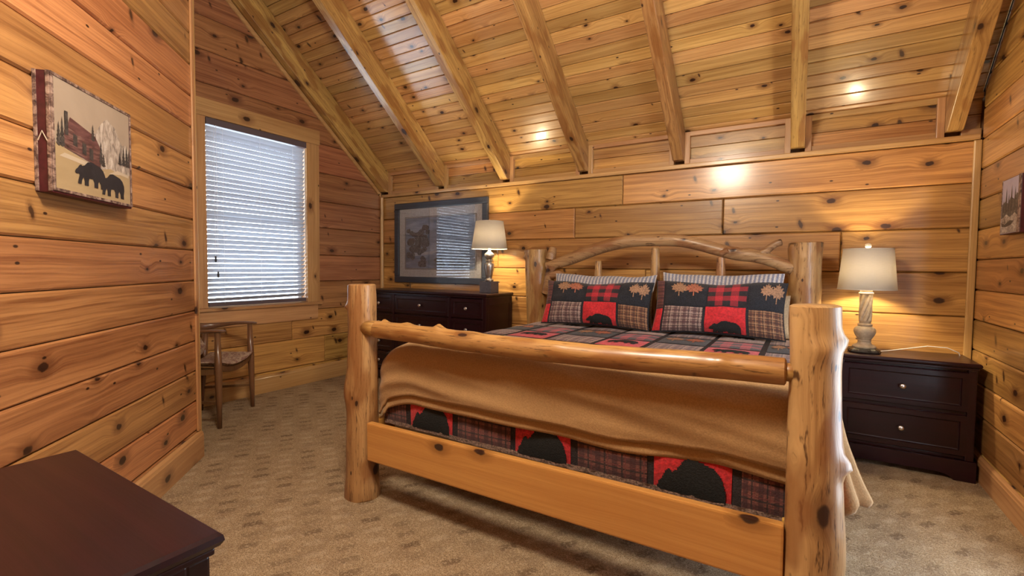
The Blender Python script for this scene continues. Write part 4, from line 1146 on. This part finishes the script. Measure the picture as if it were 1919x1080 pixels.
def case(name, label, cat, loc, W, D, H, cells, rz=0.0, foot=0.10, over=0.018):
    """W wide (x), D deep (back at y=+D/2), front towards -y; cells: drawer rectangles"""
    root = empty(name, loc, rz, label, cat)
    hw, hd = W / 2, D / 2
    E_ = M['espresso']
    bw = hw - over; bf = hd - over
    def pc(nm, x0, x1, y0, y1, z0, z1, b=0.003): return piece(nm, x0, x1, y0, y1, z0, z1, E_, root, b)
    t = MB(); c = []
    prof = [(0.0, 0.0), (0.012, 0.004), (0.018, 0.014), (0.016, 0.024), (0.010, 0.030)]
    # top with a moulded edge, swept round the rectangle
    ringv = []
    for (o_, z_) in prof:
        e = o_ - 0.018
        ringv.append([(-hw - e, -hd - e, z_), (hw + e, -hd - e, z_), (hw + e, hd, z_), (-hw - e, hd, z_)])
    vs = [p for r_ in ringv for p in r_]; fs = []
    for j in range(len(ringv) - 1):
        for k in range(4):
            k2 = (k + 1) % 4
            fs.append((j * 4 + k, j * 4 + k2, (j + 1) * 4 + k2, (j + 1) * 4 + k))
    fs.append((3, 2, 1, 0)); fs.append(tuple((len(ringv) - 1) * 4 + k for k in range(4)))
    t.add(vs, fs)
    t.build('top', E_, root, loc=(0, 0, H - 0.030))
    # cove moulding under the top
    mb = MB(); mb.box(-bw - 0.006, bw + 0.006, -bf - 0.006, hd - 0.004, -0.012, 0.0, 0.003); mb.build('cove_moulding', E_, root, loc=(0, 0, H - 0.030))
    # carcass
    pc('side_panel', -bw, -bw + 0.022, -bf + 0.004, hd - 0.004, foot, H - 0.042); pc('side_panel', bw - 0.022, bw, -bf + 0.004, hd - 0.004, foot, H - 0.042)
    pc('back_panel', -bw + 0.022, bw - 0.022, hd - 0.016, hd - 0.004, foot, H - 0.042)
    pc('bottom_panel', -bw + 0.022, bw - 0.022, -bf + 0.02, hd - 0.016, foot, foot + 0.02)
    pc('face_frame', -bw, bw, -bf + 0.024, -bf + 0.034, foot, H - 0.042)
    # front stiles and side stiles proud of the panels
    pc('stile', -bw - 0.001, -bw + 0.040, -bf, -bf + 0.040, foot, H - 0.042, 0.005); pc('stile', bw - 0.040, bw + 0.001, -bf, -bf + 0.040, foot, H - 0.042, 0.005)
    for sx in (-1, 1):
        a = sx * (bw + 0.003)
        pc('side_stile', min(a, a - sx * 0.012), max(a, a - sx * 0.012), hd - 0.06, hd - 0.005, foot, H - 0.042)
        pc('side_rail', min(a, a - sx * 0.012), max(a, a - sx * 0.012), -bf + 0.04, hd - 0.06, H - 0.11, H - 0.042)
        pc('side_rail', min(a, a - sx * 0.012), max(a, a - sx * 0.012), -bf + 0.04, hd - 0.06, foot, foot + 0.07)
    # plinth with bracket feet
    def skirt(nm, L_, mtx):
        mb = MB(); h = foot
        p = [(-L_, -0.0), (-L_ + 0.10, 0.0), (-L_ + 0.115, 0.018), (-L_ + 0.14, 0.030), (-L_ + 0.18, 0.036), (L_ - 0.18, 0.036), (L_ - 0.14, 0.030), (L_ - 0.115, 0.018), (L_ - 0.10, 0.0), (L_, 0.0), (L_, h - 0.016), (L_ - 0.006, h), (-L_ + 0.006, h), (-L_, h - 0.016)]
        # concave outline: build as strips
        top = [(x, h) for x in [q[0] for q in p[:10]]]
        vs = []; fs = []
        for i in range(10):
            for yy in (0.0, 0.02):
                vs.append((p[i][0], yy, p[i][1])); vs.append((p[i][0], yy, h))
        for i in range(9):
            a = i * 4; b = a + 4
            fs += [(a, b, b + 1, a + 1), (a + 2, a + 3, b + 3, b + 2), (a, a + 2, b + 2, b), (a + 1, b + 1, b + 3, a + 3)]
        fs += [(0, 1, 3, 2), (36, 38, 39, 37)]
        mb.add(vs, fs)
        o = mb.build(nm, E_, root); o.matrix_local = mtx; return o
    skirt('front_skirt', bw + 0.012, Matrix.Translation((0, -bf - 0.012, 0)))
    for sx in (-1, 1):
        skirt('side_skirt', (bf + hd) / 2, Matrix.Translation((sx * (bw + 0.012), (hd - 0.004 - bf) / 2, 0)) @ Matrix.Rotation(R(90 if sx > 0 else -90), 4, 'Z'))
    for (x0, x1, z0, z1) in cells: drawer(root, x0, x1, z0, z1, -bf + 0.004)
    return root

# dresser: under the landscape picture
DX = -3.438
case_cells = []
for (a, b) in ((-0.812, -0.415), (-0.382, 0.382), (0.415, 0.812)):
    for (z0, z1) in ((0.775, 0.968), (0.56, 0.757), (0.345, 0.542), (0.125, 0.327)): case_cells.append((a, b, z0, z1))
dr = case('dresser', 'wide dark espresso dresser with many drawers under the landscape picture', 'dresser', (DX, 3.965, 0), 1.735, 0.50, 1.022, case_cells, 0, 0.11)
for i, xx in enumerate((-0.398, 0.398)):
    piece('divider', xx - 0.014, xx + 0.014, -0.232, -0.215, 0.12, 0.975, M['espresso'], dr)
# nightstand with the twisted lamp
NX = 0.578
case('nightstand', 'dark espresso nightstand with two drawers beside the right wall', 'nightstand', (NX, 4.045, 0), 0.735, 0.40, 0.728, [(-0.318, 0.318, 0.425, 0.668), (-0.318, 0.318, 0.150, 0.400)], 0, 0.125)
# chest in the foreground
case('low_chest', 'dark espresso low chest in the near left corner below the bear picture wall', 'chest', (-1.262, 0.218, 0), 0.735, 0.46, 0.787, [(-0.318, 0.318, 0.46, 0.71), (-0.318, 0.318, 0.155, 0.43)], R(180), 0.125)
root_lc = bpy.data.objects['low_chest']
# ------------------------------------------------------------------ lamps
def shade(root, r0, r1, z0, z1):
    mb = MB(); n = 48
    prof = [(r0, z0), (r0 - (r0 - r1) * 0.5, (z0 + z1) / 2), (r1, z1)]
    mb.lathe(prof, n, cap=False)
    o = mb.build('lamp_shade', M['shade'], root, True, fixn=False)
    sm = o.modifiers.new('thick', 'SOLIDIFY'); sm.thickness = 0.0025; sm.offset = -1
    mb = MB()
    for (r, z) in ((r0, z0), (r1, z1)):
        mb.lathe([(r + 0.0012, z - 0.003), (r + 0.0012, z + 0.004), (r - 0.003, z + 0.004), (r - 0.003, z - 0.003), (r + 0.0012, z - 0.003)], n, cap=False)
    mb.build('shade_trim', M['shade'], o, False)
    mb = MB()
    for a in (0, 120, 240):
        mb.tube([(0, 0, z1 - 0.012), (math.cos(R(a)) * (r1 - 0.003), math.sin(R(a)) * (r1 - 0.003), z1 - 0.012)], 0.0018, 6)
    mb.build('shade_spider', M['nickel'], o, True)
    return o
def bulb(root, z, watts, col):
    mb = MB(); mb.lathe([(0.012, -0.05), (0.014, -0.03), (0.026, -0.005), (0.030, 0.015), (0.022, 0.037), (0.004, 0.046)], 18)
    b = mb.build('bulb', M['bulb'], root, True, (0, 0, z))
    b.visible_shadow = True
    ld = bpy.data.lights.new('lamp_light', 'POINT'); ld.energy = watts; ld.color = col; ld.shadow_soft_size = 0.028
    lo = bpy.data.objects.new('lamp_light', ld); COL.objects.link(lo); lo.parent = root; lo.location = (0, 0, z + 0.01)
    return b
WARM = (1.0, 0.80, 0.50)
lampL = empty('table_lamp', (-2.735, 4.0, 1.022), 0, 'pewter baluster table lamp on a grey block standing on the dresser', 'lamp')
mb = MB(); mb.box(-0.071, 0.071, -0.071, 0.071, 0, 0.118, 0.003); mb.build('base_block', M['blockgrey'], lampL)
mb = MB(); mb.lathe([(0.040, 0.119), (0.046, 0.124), (0.046, 0.134), (0.034, 0.142), (0.030, 0.152), (0.034, 0.164), (0.041, 0.20), (0.048, 0.25), (0.052, 0.285), (0.048, 0.300), (0.030, 0.308), (0.027, 0.316), (0.038, 0.324), (0.040, 0.332), (0.030, 0.340), (0.034, 0.350), (0.050, 0.368), (0.053, 0.385), (0.046, 0.402), (0.026, 0.418), (0.016, 0.428), (0.014, 0.47), (0.010, 0.475)], 32)
auto_smooth(mb.build('lamp_body', M['lampsteel'], lampL, True), 50)
shade(lampL, 0.185, 0.142, 0.452, 0.728)
bulb(lampL, 0.56, LAMP_L_W, WARM)
mb = MB(); mb.lathe([(0.005, 0.475), (0.005, 0.715), (0.012, 0.722), (0.012, 0.735), (0.008, 0.745), (0.003, 0.750)], 14); mb.build('finial_rod', M['nickel'], lampL, True)

lampR = empty('table_lamp', (0.385, 4.0, 0.728), 0, 'taupe table lamp with twisted column and crystal finial on the nightstand', 'lamp')
mb = MB()
def sq(h, z): return [(-h, -h, z), (h, -h, z), (h, h, z), (-h, h, z)]
# carved black foot: scalloped plate
n = 48; prof = [(0.086, 0.0), (0.092, 0.008), (0.084, 0.020), (0.068, 0.030)]
vs = []
for r, z in prof:
    for k in range(n):
        a = 2 * math.pi * k / n
        sqr = r / max(abs(math.cos(a)), abs(math.sin(a))) * 0.5 + r * 0.5
        vs.append((math.cos(a) * sqr * (1 + 0.035 * math.sin(a * 12)), math.sin(a) * sqr * (1 + 0.035 * math.sin(a * 12)), z))
fs = [(j * n + k, j * n + (k + 1) % n, (j + 1) * n + (k + 1) % n, (j + 1) * n + k) for j in range(3) for k in range(n)]
fs += [tuple(reversed(range(n))), tuple(3 * n + k for k in range(n))]
mb.add(vs, fs); mb.build('carved_foot', M['lampblack'], lampR)
mb = MB(); mb.lathe([(0.066, 0.031), (0.068, 0.040), (0.056, 0.050), (0.042, 0.056), (0.036, 0.072), (0.040, 0.078), (0.037, 0.084), (0.042, 0.094), (0.056, 0.118), (0.063, 0.140), (0.061, 0.156), (0.050, 0.170), (0.038, 0.178), (0.042, 0.184), (0.043, 0.190), (0.033, 0.196), (0.033, 0.206), (0.036, 0.210), (0.036, 0.216)], 36)
auto_smooth(mb.build('lamp_body', M['lampgrey'], lampR, True), 50)
mb = MB(); n = 72; m_ = 70; vs = []
for j in range(m_ + 1):
    z = 0.216 + 0.178 * j / m_
    for k in range(n):
        a = 2 * math.pi * k / n
        r = 0.0315 + 0.0060 * math.tanh(2.2 * math.sin(6 * a - z * 62) + 0.9)
        vs.append((r * math.cos(a), r * math.sin(a), z))
fs = [(j * n + k, j * n + (k + 1) % n, (j + 1) * n + (k + 1) % n, (j + 1) * n + k) for j in range(m_) for k in range(n)]
mb.add(vs, fs); mb.build('twisted_column', M['lampgrey'], lampR, True)
mb = MB(); mb.lathe([(0.034, 0.394), (0.042, 0.398), (0.042, 0.406), (0.033, 0.411), (0.036, 0.416), (0.034, 0.424), (0.012, 0.428), (0.012, 0.455)], 30)
auto_smooth(mb.build('column_collar', M['lampgrey'], lampR, True), 50)
shade(lampR, 0.166, 0.141, 0.430, 0.702)
bulb(lampR, 0.535, LAMP_R_W, WARM)
mb = MB(); mb.lathe([(0.005, 0.455), (0.005, 0.700), (0.009, 0.704), (0.009, 0.710)], 12); mb.build('finial_rod', M['nickel'], lampR, True)
mb = MB(); mb.lathe([(0.004, 0.710), (0.014, 0.713), (0.019, 0.722), (0.019, 0.732), (0.014, 0.740), (0.005, 0.744)], 12); mb.build('crystal_finial', M['crystal'], lampR)
mb = MB(); mb.tube([(0.08, 0.03, 0.006), (0.14, 0.10, 0.006), (0.25, 0.150, 0.025), (0.36, 0.165, 0.050), (0.46, 0.165, 0.048), (0.52, 0.175, 0.02), (0.545, 0.19, -0.05), (0.55, 0.20, -0.3), (0.552, 0.20, -0.55)], 0.003, 8)
mb.build('lamp_cord', M['white'], lampR, True)

# ------------------------------------------------------------------ pendant light over the middle of the room (outside the picture, mirrored in the varnish)
pend = empty('pendant_light', (-0.95, 0.80, 2.86), 0, 'warm glass bowl pendant hanging from the ridge on a long rod', 'pendant light')
mb = MB(); mb.lathe([(0.012, 0.12), (0.012, zc(0.80) - 2.86 - 0.005)], 12); mb.build('rod', M['nickel'], pend, True)
mb = MB(); mb.lathe([(0.05, 0.06), (0.06, 0.08), (0.03, 0.12), (0.01, 0.125)], 24); mb.build('cap', M['nickel'], pend, True)
mb = MB(); mb.lathe([(0.05, 0.06), (0.13, 0.03), (0.17, -0.02), (0.18, -0.05)], 32, cap=False)
o = mb.build('glass_bowl', M['shade'], pend, True, fixn=False)
ld = bpy.data.lights.new('pendant_lamp', 'POINT'); ld.energy = PENDANT_W; ld.color = (1.0, 0.88, 0.70); ld.shadow_soft_size = 0.24
lo = bpy.data.objects.new('pendant_lamp', ld); COL.objects.link(lo); lo.parent = pend; lo.location = (0, 0, -0.10)

# ------------------------------------------------------------------ pictures
def flat(name, poly, y, m, parent):
    mb = MB(); mb.add([(p[0], y, p[1]) for p in poly], [tuple(range(len(poly)))])
    me = mb.build(name, m, parent, fixn=False)
    bm = bmesh.new(); bm.from_mesh(me.data)
    bmesh.ops.triangulate(bm, faces=list(bm.faces))
    for f in bm.faces:
        f.normal_update()
        if f.normal.y > 0: f.normal_flip()
    bm.to_mesh(me.data); bm.free()
    return me
# 1: boxed bear print on the diagonal wall. local frame: x along wall towards the free end, -y into the room
th = R(135)
pc_ = P0 + Vector((math.cos(th), math.sin(th), 0)) * (-1.115) + Vector((0, 0, 1.765))
bear_pic = empty('bear_picture', pc_, th, 'boxed print of two black bears and a log cabin on the left wall', 'picture')
W2, H2, D2 = 0.262, 0.222, 0.055
mb = MB(); mb.box(-W2, W2, -D2, -0.001, -H2, H2, 0.003); mb.build('box_canvas', M['maroon'], bear_pic)
def rect(x0, z0, x1, z1): return [(x0, z0), (x1, z0), (x1, z1), (x0, z1)]
flat('print_sky', rect(-W2 + 0.012, -H2 + 0.012, W2 - 0.012, H2 - 0.012), -D2 - 0.0006, M['p_sky'], bear_pic)
sx, sz = W2 - 0.016, H2 - 0.016
def pp(pts): return [(-sx + 2 * sx * a, -sz + 2 * sz * b) for a, b in pts]
flat('print_mountain', pp([(0.28, 0.36), (0.34, 0.54), (0.42, 0.62), (0.50, 0.66), (0.56, 0.76), (0.63, 0.83), (0.68, 0.86), (0.72, 0.82), (0.78, 0.80), (0.84, 0.70), (0.88, 0.64), (0.94, 0.66), (1.0, 0.60), (1.0, 0.30), (0.5, 0.30)]), -D2 - 0.0010, M['p_mount'], bear_pic)
flat('print_snow', pp([(0.0, 0.0), (1.0, 0.0), (1.0, 0.33), (0.84, 0.31), (0.70, 0.34), (0.55, 0.30), (0.30, 0.35), (0.0, 0.42)]), -D2 - 0.0014, M['p_snow'], bear_pic)
flat('print_snow_drift', pp([(0.04, 0.31), (0.30, 0.295), (0.55, 0.27), (0.62, 0.28), (0.40, 0.33), (0.1, 0.35)]), -D2 - 0.0018, M['p_drift'], bear_pic)
flat('print_snow_drift', pp([(0.66, 0.28), (0.85, 0.31), (0.98, 0.30), (0.98, 0.33), (0.80, 0.345)]), -D2 - 0.0018, M['p_drift'], bear_pic)
flat('print_cabin', pp([(0.10, 0.40), (0.55, 0.31), (0.56, 0.50), (0.36, 0.58), (0.16, 0.62), (0.10, 0.56)]), -D2 - 0.0022, M['p_cabin'], bear_pic)
flat('print_cabin_roof', pp([(0.13, 0.60), (0.17, 0.70), (0.48, 0.615), (0.57, 0.49), (0.28, 0.56)]), -D2 - 0.0026, M['p_roof'], bear_pic)
flat('print_chimney', pp([(0.105, 0.52), (0.145, 0.52), (0.145, 0.74), (0.105, 0.74)]), -D2 - 0.0030, M['p_pine'], bear_pic)
for (a, b) in ((0.20, 0.5), (0.31, 0.45), (0.40, 0.42)):
    flat('print_cabin_window', pp([(a, b - 0.05), (a + 0.05, b - 0.06), (a + 0.05, b + 0.05), (a, b + 0.06)]), -D2 - 0.0030, M['p_pine'], bear_pic)
for (a, b, h) in ((0.035, 0.40, 0.22), (0.075, 0.40, 0.28), (0.45, 0.56, 0.17), (0.555, 0.36, 0.24), (0.59, 0.34, 0.14), (0.90, 0.42, 0.22), (0.95, 0.42, 0.24), (0.99, 0.42, 0.2), (0.84, 0.42, 0.14)):
    pts = [(a - 0.005, b)]
    for k in range(5):
        w_ = 0.03 * (1 - k / 5.2); z_ = b + h * (0.1 + 0.9 * k / 5)
        pts += [(a + w_, z_)] if False else []
    left = []; right = []
    for k in range(5):
        w_ = 0.032 * (1 - k / 5.3); z_ = b + h * (0.08 + 0.85 * k / 5)
        right += [(a + w_, z_), (a + w_ * 0.45, z_ + h * 0.11)]
        left = [(a - w_ * 0.45, z_ + h * 0.11), (a - w_, z_)] + left
    flat('print_pine', pp([(min(0.995, max(0.005, p[0])), p[1]) for p in [(a - 0.006, b), (a + 0.006, b)] + right + [(a, b + h)] + left]), -D2 - 0.0034, M['p_pine'], bear_pic)
def bear_in(x0, z0, x1, z1): return pp([(x0 + (x1 - x0) * p[0], z0 + (z1 - z0) * p[1]) for p in BEAR])
flat('print_bear', bear_in(0.52, 0.035, 0.91, 0.325), -D2 - 0.0034, M['p_bear'], bear_pic)
flat('print_bear', bear_in(0.20, 0.085, 0.62, 0.375), -D2 - 0.0038, M['p_bear'], bear_pic)
bw = 0.012
for nm, r_ in (('birch_border', (-W2, H2 - bw, W2, H2)), ('birch_border', (-W2, -H2 + 0.008, W2, -H2 + 0.008 + bw)), ('birch_border', (-W2, -H2 + bw + 0.008, -W2 + bw, H2 - bw)), ('birch_border', (W2 - bw * 0.6, -H2 + bw + 0.008, W2, H2 - bw))):
    mb = MB(); mb.box(r_[0], r_[2], -D2 - 0.004, -D2 + 0.001, r_[1], r_[3], 0.0015); mb.build(nm, M['birch'], bear_pic)
for yy in (-D2 + 0.001, -0.013):
    mb = MB(); mb.box(-W2 - 0.003, -W2 + 0.001, yy, yy + 0.012, -H2 + 0.004, H2, 0.001); mb.build('birch_border', M['birch'], bear_pic)
mb = MB(); mb.tube([(-W2 - 0.002, -D2 + 0.012, -0.035), (-W2 - 0.002, -D2 / 2, 0.0), (-W2 - 0.002, -0.014, -0.035)], 0.0022, 6); mb.build('chevron_mark', M['p_drift'], bear_pic)

# 2: large framed landscape behind glass above the dresser
ls = empty('landscape_picture', (-3.613, YB - 0.002, 1.572), 0, 'large dark framed landscape print behind glass above the dresser', 'picture')
FW, FH, FT, FD = 0.700, 0.482, 0.072, 0.036
for (x0, z0, x1, z1) in ((-FW, FH - FT, FW, FH), (-FW, -FH, FW, -FH + FT), (-FW, -FH + FT, -FW + FT, FH - FT), (FW - FT, -FH + FT, FW, FH - FT)):
    mb = MB(); cx, cz = (x0 + x1) / 2, (z0 + z1) / 2
    mb.box(x0 - cx, x1 - cx, -FD, 0, z0 - cz, z1 - cz, 0.008); mb.build('frame_side', M['frame_sheen'], ls, loc=(cx, 0, cz))
AX, AZ0, AZ1 = 0.525, -0.305, 0.295
mb = MB(); mb.box(-FW + FT - 0.004, FW - FT + 0.004, -0.012, -0.004, -FH + FT - 0.004, FH - FT + 0.004); mb.build('mat_board', M['mat'], ls)
for i, (o_, m2) in enumerate(((0.016, 'darkline'), (0.010, 'mat'), (0.004, 'darkline'))):
    flat('mat_line', rect(-AX - o_, AZ0 - o_, AX + o_, AZ1 + o_), -0.0125 - 0.0004 * i, M[m2], ls)
flat('print_lake', rect(-AX, AZ0, AX, AZ1), -0.0140, M['p_lake'], ls)
def lp(pts): return [(-AX + 2 * AX * a, AZ0 + (AZ1 - AZ0) * b) for a, b in pts]
flat('print_far_hills', lp([(0.25, 0.50), (0.4, 0.56), (0.6, 0.60), (0.8, 0.57), (1.0, 0.62), (1.0, 0.46), (0.25, 0.44)]), -0.0144, M['p_lake'], ls)
flat('print_path', lp([(0.12, 0.30), (0.35, 0.33), (0.55, 0.36), (0.62, 0.40), (0.50, 0.34), (0.40, 0.28), (0.15, 0.24)]), -0.0146, M['p_path'], ls)
random.seed(5)
def blob(cx, cz, r, rx=1.0):
    return [(cx + math.cos(a * 0.5236) * r * rx * random.uniform(0.7, 1.15), cz + math.sin(a * 0.5236) * r * random.uniform(0.7, 1.15)) for a in range(12)]
for i in range(26):
    a = random.uniform(0.03, 0.30); b = random.uniform(0.08, 0.85) * (1 - a)
    flat('print_bush', lp([(min(0.99, max(0.01, p[0])), min(0.98, max(0.02, p[1]))) for p in blob(a, b, random.uniform(0.05, 0.10), 0.7)]), -0.0148 - 0.00005 * i, M['p_bush'], ls)
flat('print_tree_trunk', lp([(0.20, 0.40), (0.22, 0.40), (0.24, 0.62), (0.30, 0.80), (0.28, 0.80), (0.22, 0.64)]), -0.0164, M['p_pine'], ls)
for (a, b, r_) in ((0.30, 0.80, 0.07), (0.24, 0.72, 0.06), (0.34, 0.72, 0.05), (0.27, 0.60, 0.05)):
    flat('print_bush', lp(blob(a, b, r_, 0.8)), -0.0166, M['p_bush'], ls)
for i in range(12):
    a = random.uniform(0.35, 0.97)
    flat('print_bush', lp([(min(0.99, p[0]), min(0.98, max(0.01, p[1]))) for p in blob(a, random.uniform(0.04, 0.16), 0.06, 0.9)]), -0.0166 - 0.00004 * i, M['p_bush'], ls)
mb = MB(); mb.box(-FW + FT - 0.003, FW - FT + 0.003, -0.0205, -0.0185, -FH + FT - 0.003, FH - FT + 0.003); mb.build('picture_glass', M['picglass'], ls)
mb = MB(); mb.tube([(-0.46, -0.012, -FH - 0.002), (-0.455, -0.010, -FH - 0.03), (-0.46, -0.004, -FH - 0.066)], 0.004, 6); mb.build('hanging_wire', M['darkline'], ls)

# 3: small boxed print on the right wall; its left part is in the frame
rp = empty('stream_picture', (XR, 3.512, 1.636), R(-90), 'small boxed print of pines and a rocky stream on the right wall', 'picture')
W3, H3, D3 = 0.132, 0.149, 0.050
mb = MB(); mb.box(-W3, W3, -D3, -0.001, -H3, H3, 0.003); mb.build('box_canvas', M['maroon'], rp)
def rq(pts): return [(-W3 + 2 * W3 * a, -H3 + 2 * H3 * b) for a, b in pts]
flat('print_sky', rect(-W3 + 0.004, -H3 + 0.004, W3 - 0.004, H3 - 0.004), -D3 - 0.0005, M['p_lav'], rp)
flat('print_forest', rq([(0.02, 0.30), (0.98, 0.30), (0.98, 0.62), (0.80, 0.70), (0.68, 0.60), (0.5, 0.66), (0.36, 0.55), (0.2, 0.60), (0.02, 0.55)]), -D3 - 0.0009, M['p_bush'], rp)
for (a, h) in ((0.12, 0.22), (0.26, 0.42), (0.40, 0.30), (0.54, 0.46), (0.72, 0.40), (0.88, 0.34)):
    flat('print_pine', rq([(a - 0.06, 0.40), (a + 0.06, 0.40), (a + 0.035, 0.40 + h * 0.45), (a + 0.04, 0.40 + h * 0.45), (a, 0.42 + h), (a - 0.04, 0.40 + h * 0.45), (a - 0.035, 0.40 + h * 0.45)]), -D3 - 0.0013, M['p_pine'], rp)
flat('print_stream', rq([(0.02, 0.02), (0.98, 0.02), (0.98, 0.26), (0.75, 0.36), (0.5, 0.30), (0.3, 0.36), (0.02, 0.28)]), -D3 - 0.0017, M['p_rocks'], rp)
flat('print_rock', rq([(0.05, 0.22), (0.25, 0.18), (0.5, 0.24), (0.7, 0.22), (0.6, 0.16), (0.3, 0.13), (0.08, 0.15)]), -D3 - 0.0021, M['p_pine'], rp)
for r_ in ((W3 - 0.030, -H3, W3, H3), (-W3, -H3, -W3 + 0.006, H3)):
    mb = MB(); mb.box(r_[0], r_[2], -D3 - 0.003, -D3 + 0.001, r_[1], r_[3], 0.001); mb.build('birch_border', M['birch'], rp)

# ------------------------------------------------------------------ armchair under the window
chair = empty('wooden_armchair', (-4.02, 2.13, 0), math.atan2(-0.79, 0.61), 'brown wooden armchair with curved seat rail below the window blind', 'armchair')
# local frame: -y is... rotate so that local +y points along the chair's front (0.79, 0.61)
def leg(x0, y0, x1, y1, h, r0, r1, r2):
    mb = MB(); mb.tube([(x0, y0, 0), (x0 + (x1 - x0) * 0.33, y0 + (y1 - y0) * 0.33, h * 0.33), (x0 + (x1 - x0) * 0.62, y0 + (y1 - y0) * 0.62, h * 0.62), (x1, y1, h)], [r0, (r0 + r1) / 2, r1, r2], 18)
    return mb.build('leg', M['walnut'], chair, True)
FWX = 0.292
leg(FWX, 0.0, FWX - 0.012, -0.012, 0.752, 0.0165, 0.0275, 0.019)
leg(-FWX, 0.0, -FWX + 0.012, -0.012, 0.752, 0.0165, 0.0275, 0.019)
leg(0.21, -0.40, 0.235, -0.36, 0.715, 0.0165, 0.0275, 0.019)
leg(-0.21, -0.40, -0.235, -0.36, 0.715, 0.0165, 0.0275, 0.019)
# curved front, back and side seat rails
def rail(pts, w, h, nm):
    mb = MB(); vs = []; fs = []
    P = [Vector(p) for p in pts]
    for i, p in enumerate(P):
        t = (P[min(i + 1, len(P) - 1)] - P[max(i - 1, 0)]); t.z = 0; t.normalize(); sd = Vector((-t.y, t.x, 0)) * w / 2
        vs += [p - sd - Vector((0, 0, h / 2)), p + sd - Vector((0, 0, h / 2)), p + sd + Vector((0, 0, h / 2)), p - sd + Vector((0, 0, h / 2))]
    for i in range(len(P) - 1):
        for k in range(4): fs.append((i * 4 + k, i * 4 + (k + 1) % 4, i * 4 + 4 + (k + 1) % 4, i * 4 + 4 + k))
    fs += [(0, 1, 2, 3), tuple(len(vs) - 4 + k for k in (3, 2, 1, 0))]
    mb.add(vs, fs); o = mb.build(nm, M['walnut'], chair, True); return auto_smooth(o)
def cur(x): return 0.425 + 0.060 * (abs(x) / FWX) ** 2.2
rail([(-FWX + 0.585 * i / 14, -0.006, cur(-FWX + 0.585 * i / 14)) for i in range(15)], 0.024, 0.045, 'seat_rail')
rail([(-0.225 + 0.45 * i / 10, -0.375, 0.40 + 0.03 * abs(-1 + i / 5) ** 2) for i in range(11)], 0.024, 0.045, 'seat_rail')
for sx in (-1, 1):
    rail([(sx * (FWX - 0.006), 0.0, 0.445), (sx * 0.225, -0.37, 0.425)], 0.022, 0.042, 'seat_rail')
    rail([(sx * (FWX - 0.002), -0.01, 0.20), (sx * 0.213, -0.39, 0.20)], 0.018, 0.020, 'stretcher')
# one continuous arm and back rail
arm = [(0.275, 0.055, 0.762), (0.285, -0.02, 0.765), (0.285, -0.12, 0.764), (0.268, -0.24, 0.750), (0.225, -0.345, 0.738), (0.14, -0.41, 0.745), (0.0, -0.432, 0.752)]
arm = arm + [(-p[0], p[1], p[2]) for p in reversed(arm[:-1])]
mb = MB(); vs = []; fs = []; n = 14
for i, p in enumerate(arm):
    P_ = Vector(p); t = Vector(arm[min(i + 1, len(arm) - 1)]) - Vector(arm[max(i - 1, 0)]); t.normalize(); sd = Vector((-t.y, t.x, 0)).normalized()
    w_ = [0.026, 0.030, 0.026, 0.020, 0.016, 0.014, 0.013][min(i, len(arm) - 1 - i)]; h_ = [0.010, 0.013, 0.015, 0.020, 0.030, 0.040, 0.044][min(i, len(arm) - 1 - i)]
    for k in range(n):
        a = 2 * math.pi * k / n
        vs.append(P_ + sd * w_ * math.cos(a) + Vector((0, 0, 1)) * h_ * math.sin(a))
for j in range(len(arm) - 1):
    for k in range(n): fs.append((j * n + k, j * n + (k + 1) % n, (j + 1) * n + (k + 1) % n, (j + 1) * n + k))
fs += [tuple(reversed(range(n))), tuple((len(arm) - 1) * n + k for k in range(n))]
mb.add(vs, fs); ao = mb.build('arm_rail', M['walnut'], chair, True)
sm = ao.modifiers.new('s', 'SUBSURF'); sm.levels = 1; sm.render_levels = 2
mb = MB(); mb.grid(lambda u, v: ((u - 0.5) * (0.56 - 0.12 * (1 - v)), -0.37 + 0.36 * v, 0.425 + 0.055 * abs(2 * u - 1) ** 2.2 + 0.004), 12, 6)
so = mb.build('woven_seat', M['walnut'], chair, True, fixn=False); sm = so.modifiers.new('t', 'SOLIDIFY'); sm.thickness = 0.012
# seat cushion (rests on the chair) and the small pillow leaning on its back
def soft(name, label, parent_m, W_, D_, T_, seed, m, zf):
    mb = MB()
    def f1(a): return max(0.0, 1 - abs(2 * a - 1) ** 4) ** 0.5
    for sd in (1, -1):
        mb.grid(lambda u, v: ((u - 0.5) * W_, (v - 0.5) * D_, zf(u) + sd * T_ / 2 * f1(u) * f1(v) * (1 + 0.2 * mnoise.noise(Vector((u * 4 + seed, v * 4, sd))))), 22, 18, flip=sd < 0)
    o = mb.build(name, m, None, True, fixn=False); o.matrix_world = parent_m
    return tag(o, label, 'cushion')
cm = Matrix.Translation((-4.02, 2.13, 0)) @ Matrix.Rotation(math.atan2(-0.79, 0.61), 4, 'Z')
soft('seat_cushion', 'beige and brown geometric patterned cushion lying on the armchair seat', cm @ Matrix.Translation((0, -0.155, 0.468)), 0.50, 0.36, 0.05, 2.0, M['cushion'], lambda u: 0.040 * abs(2 * u - 1) ** 2.2)
soft('throw_pillow', 'small patterned pillow leaning on the back of the wooden armchair', cm @ Matrix.Translation((0.10, -0.315, 0.635)) @ Matrix.Rotation(R(-72), 4, 'X') @ Matrix.Rotation(R(18), 4, 'Z'), 0.30, 0.27, 0.09, 5.0, M['cushion'], lambda u: 0.0)
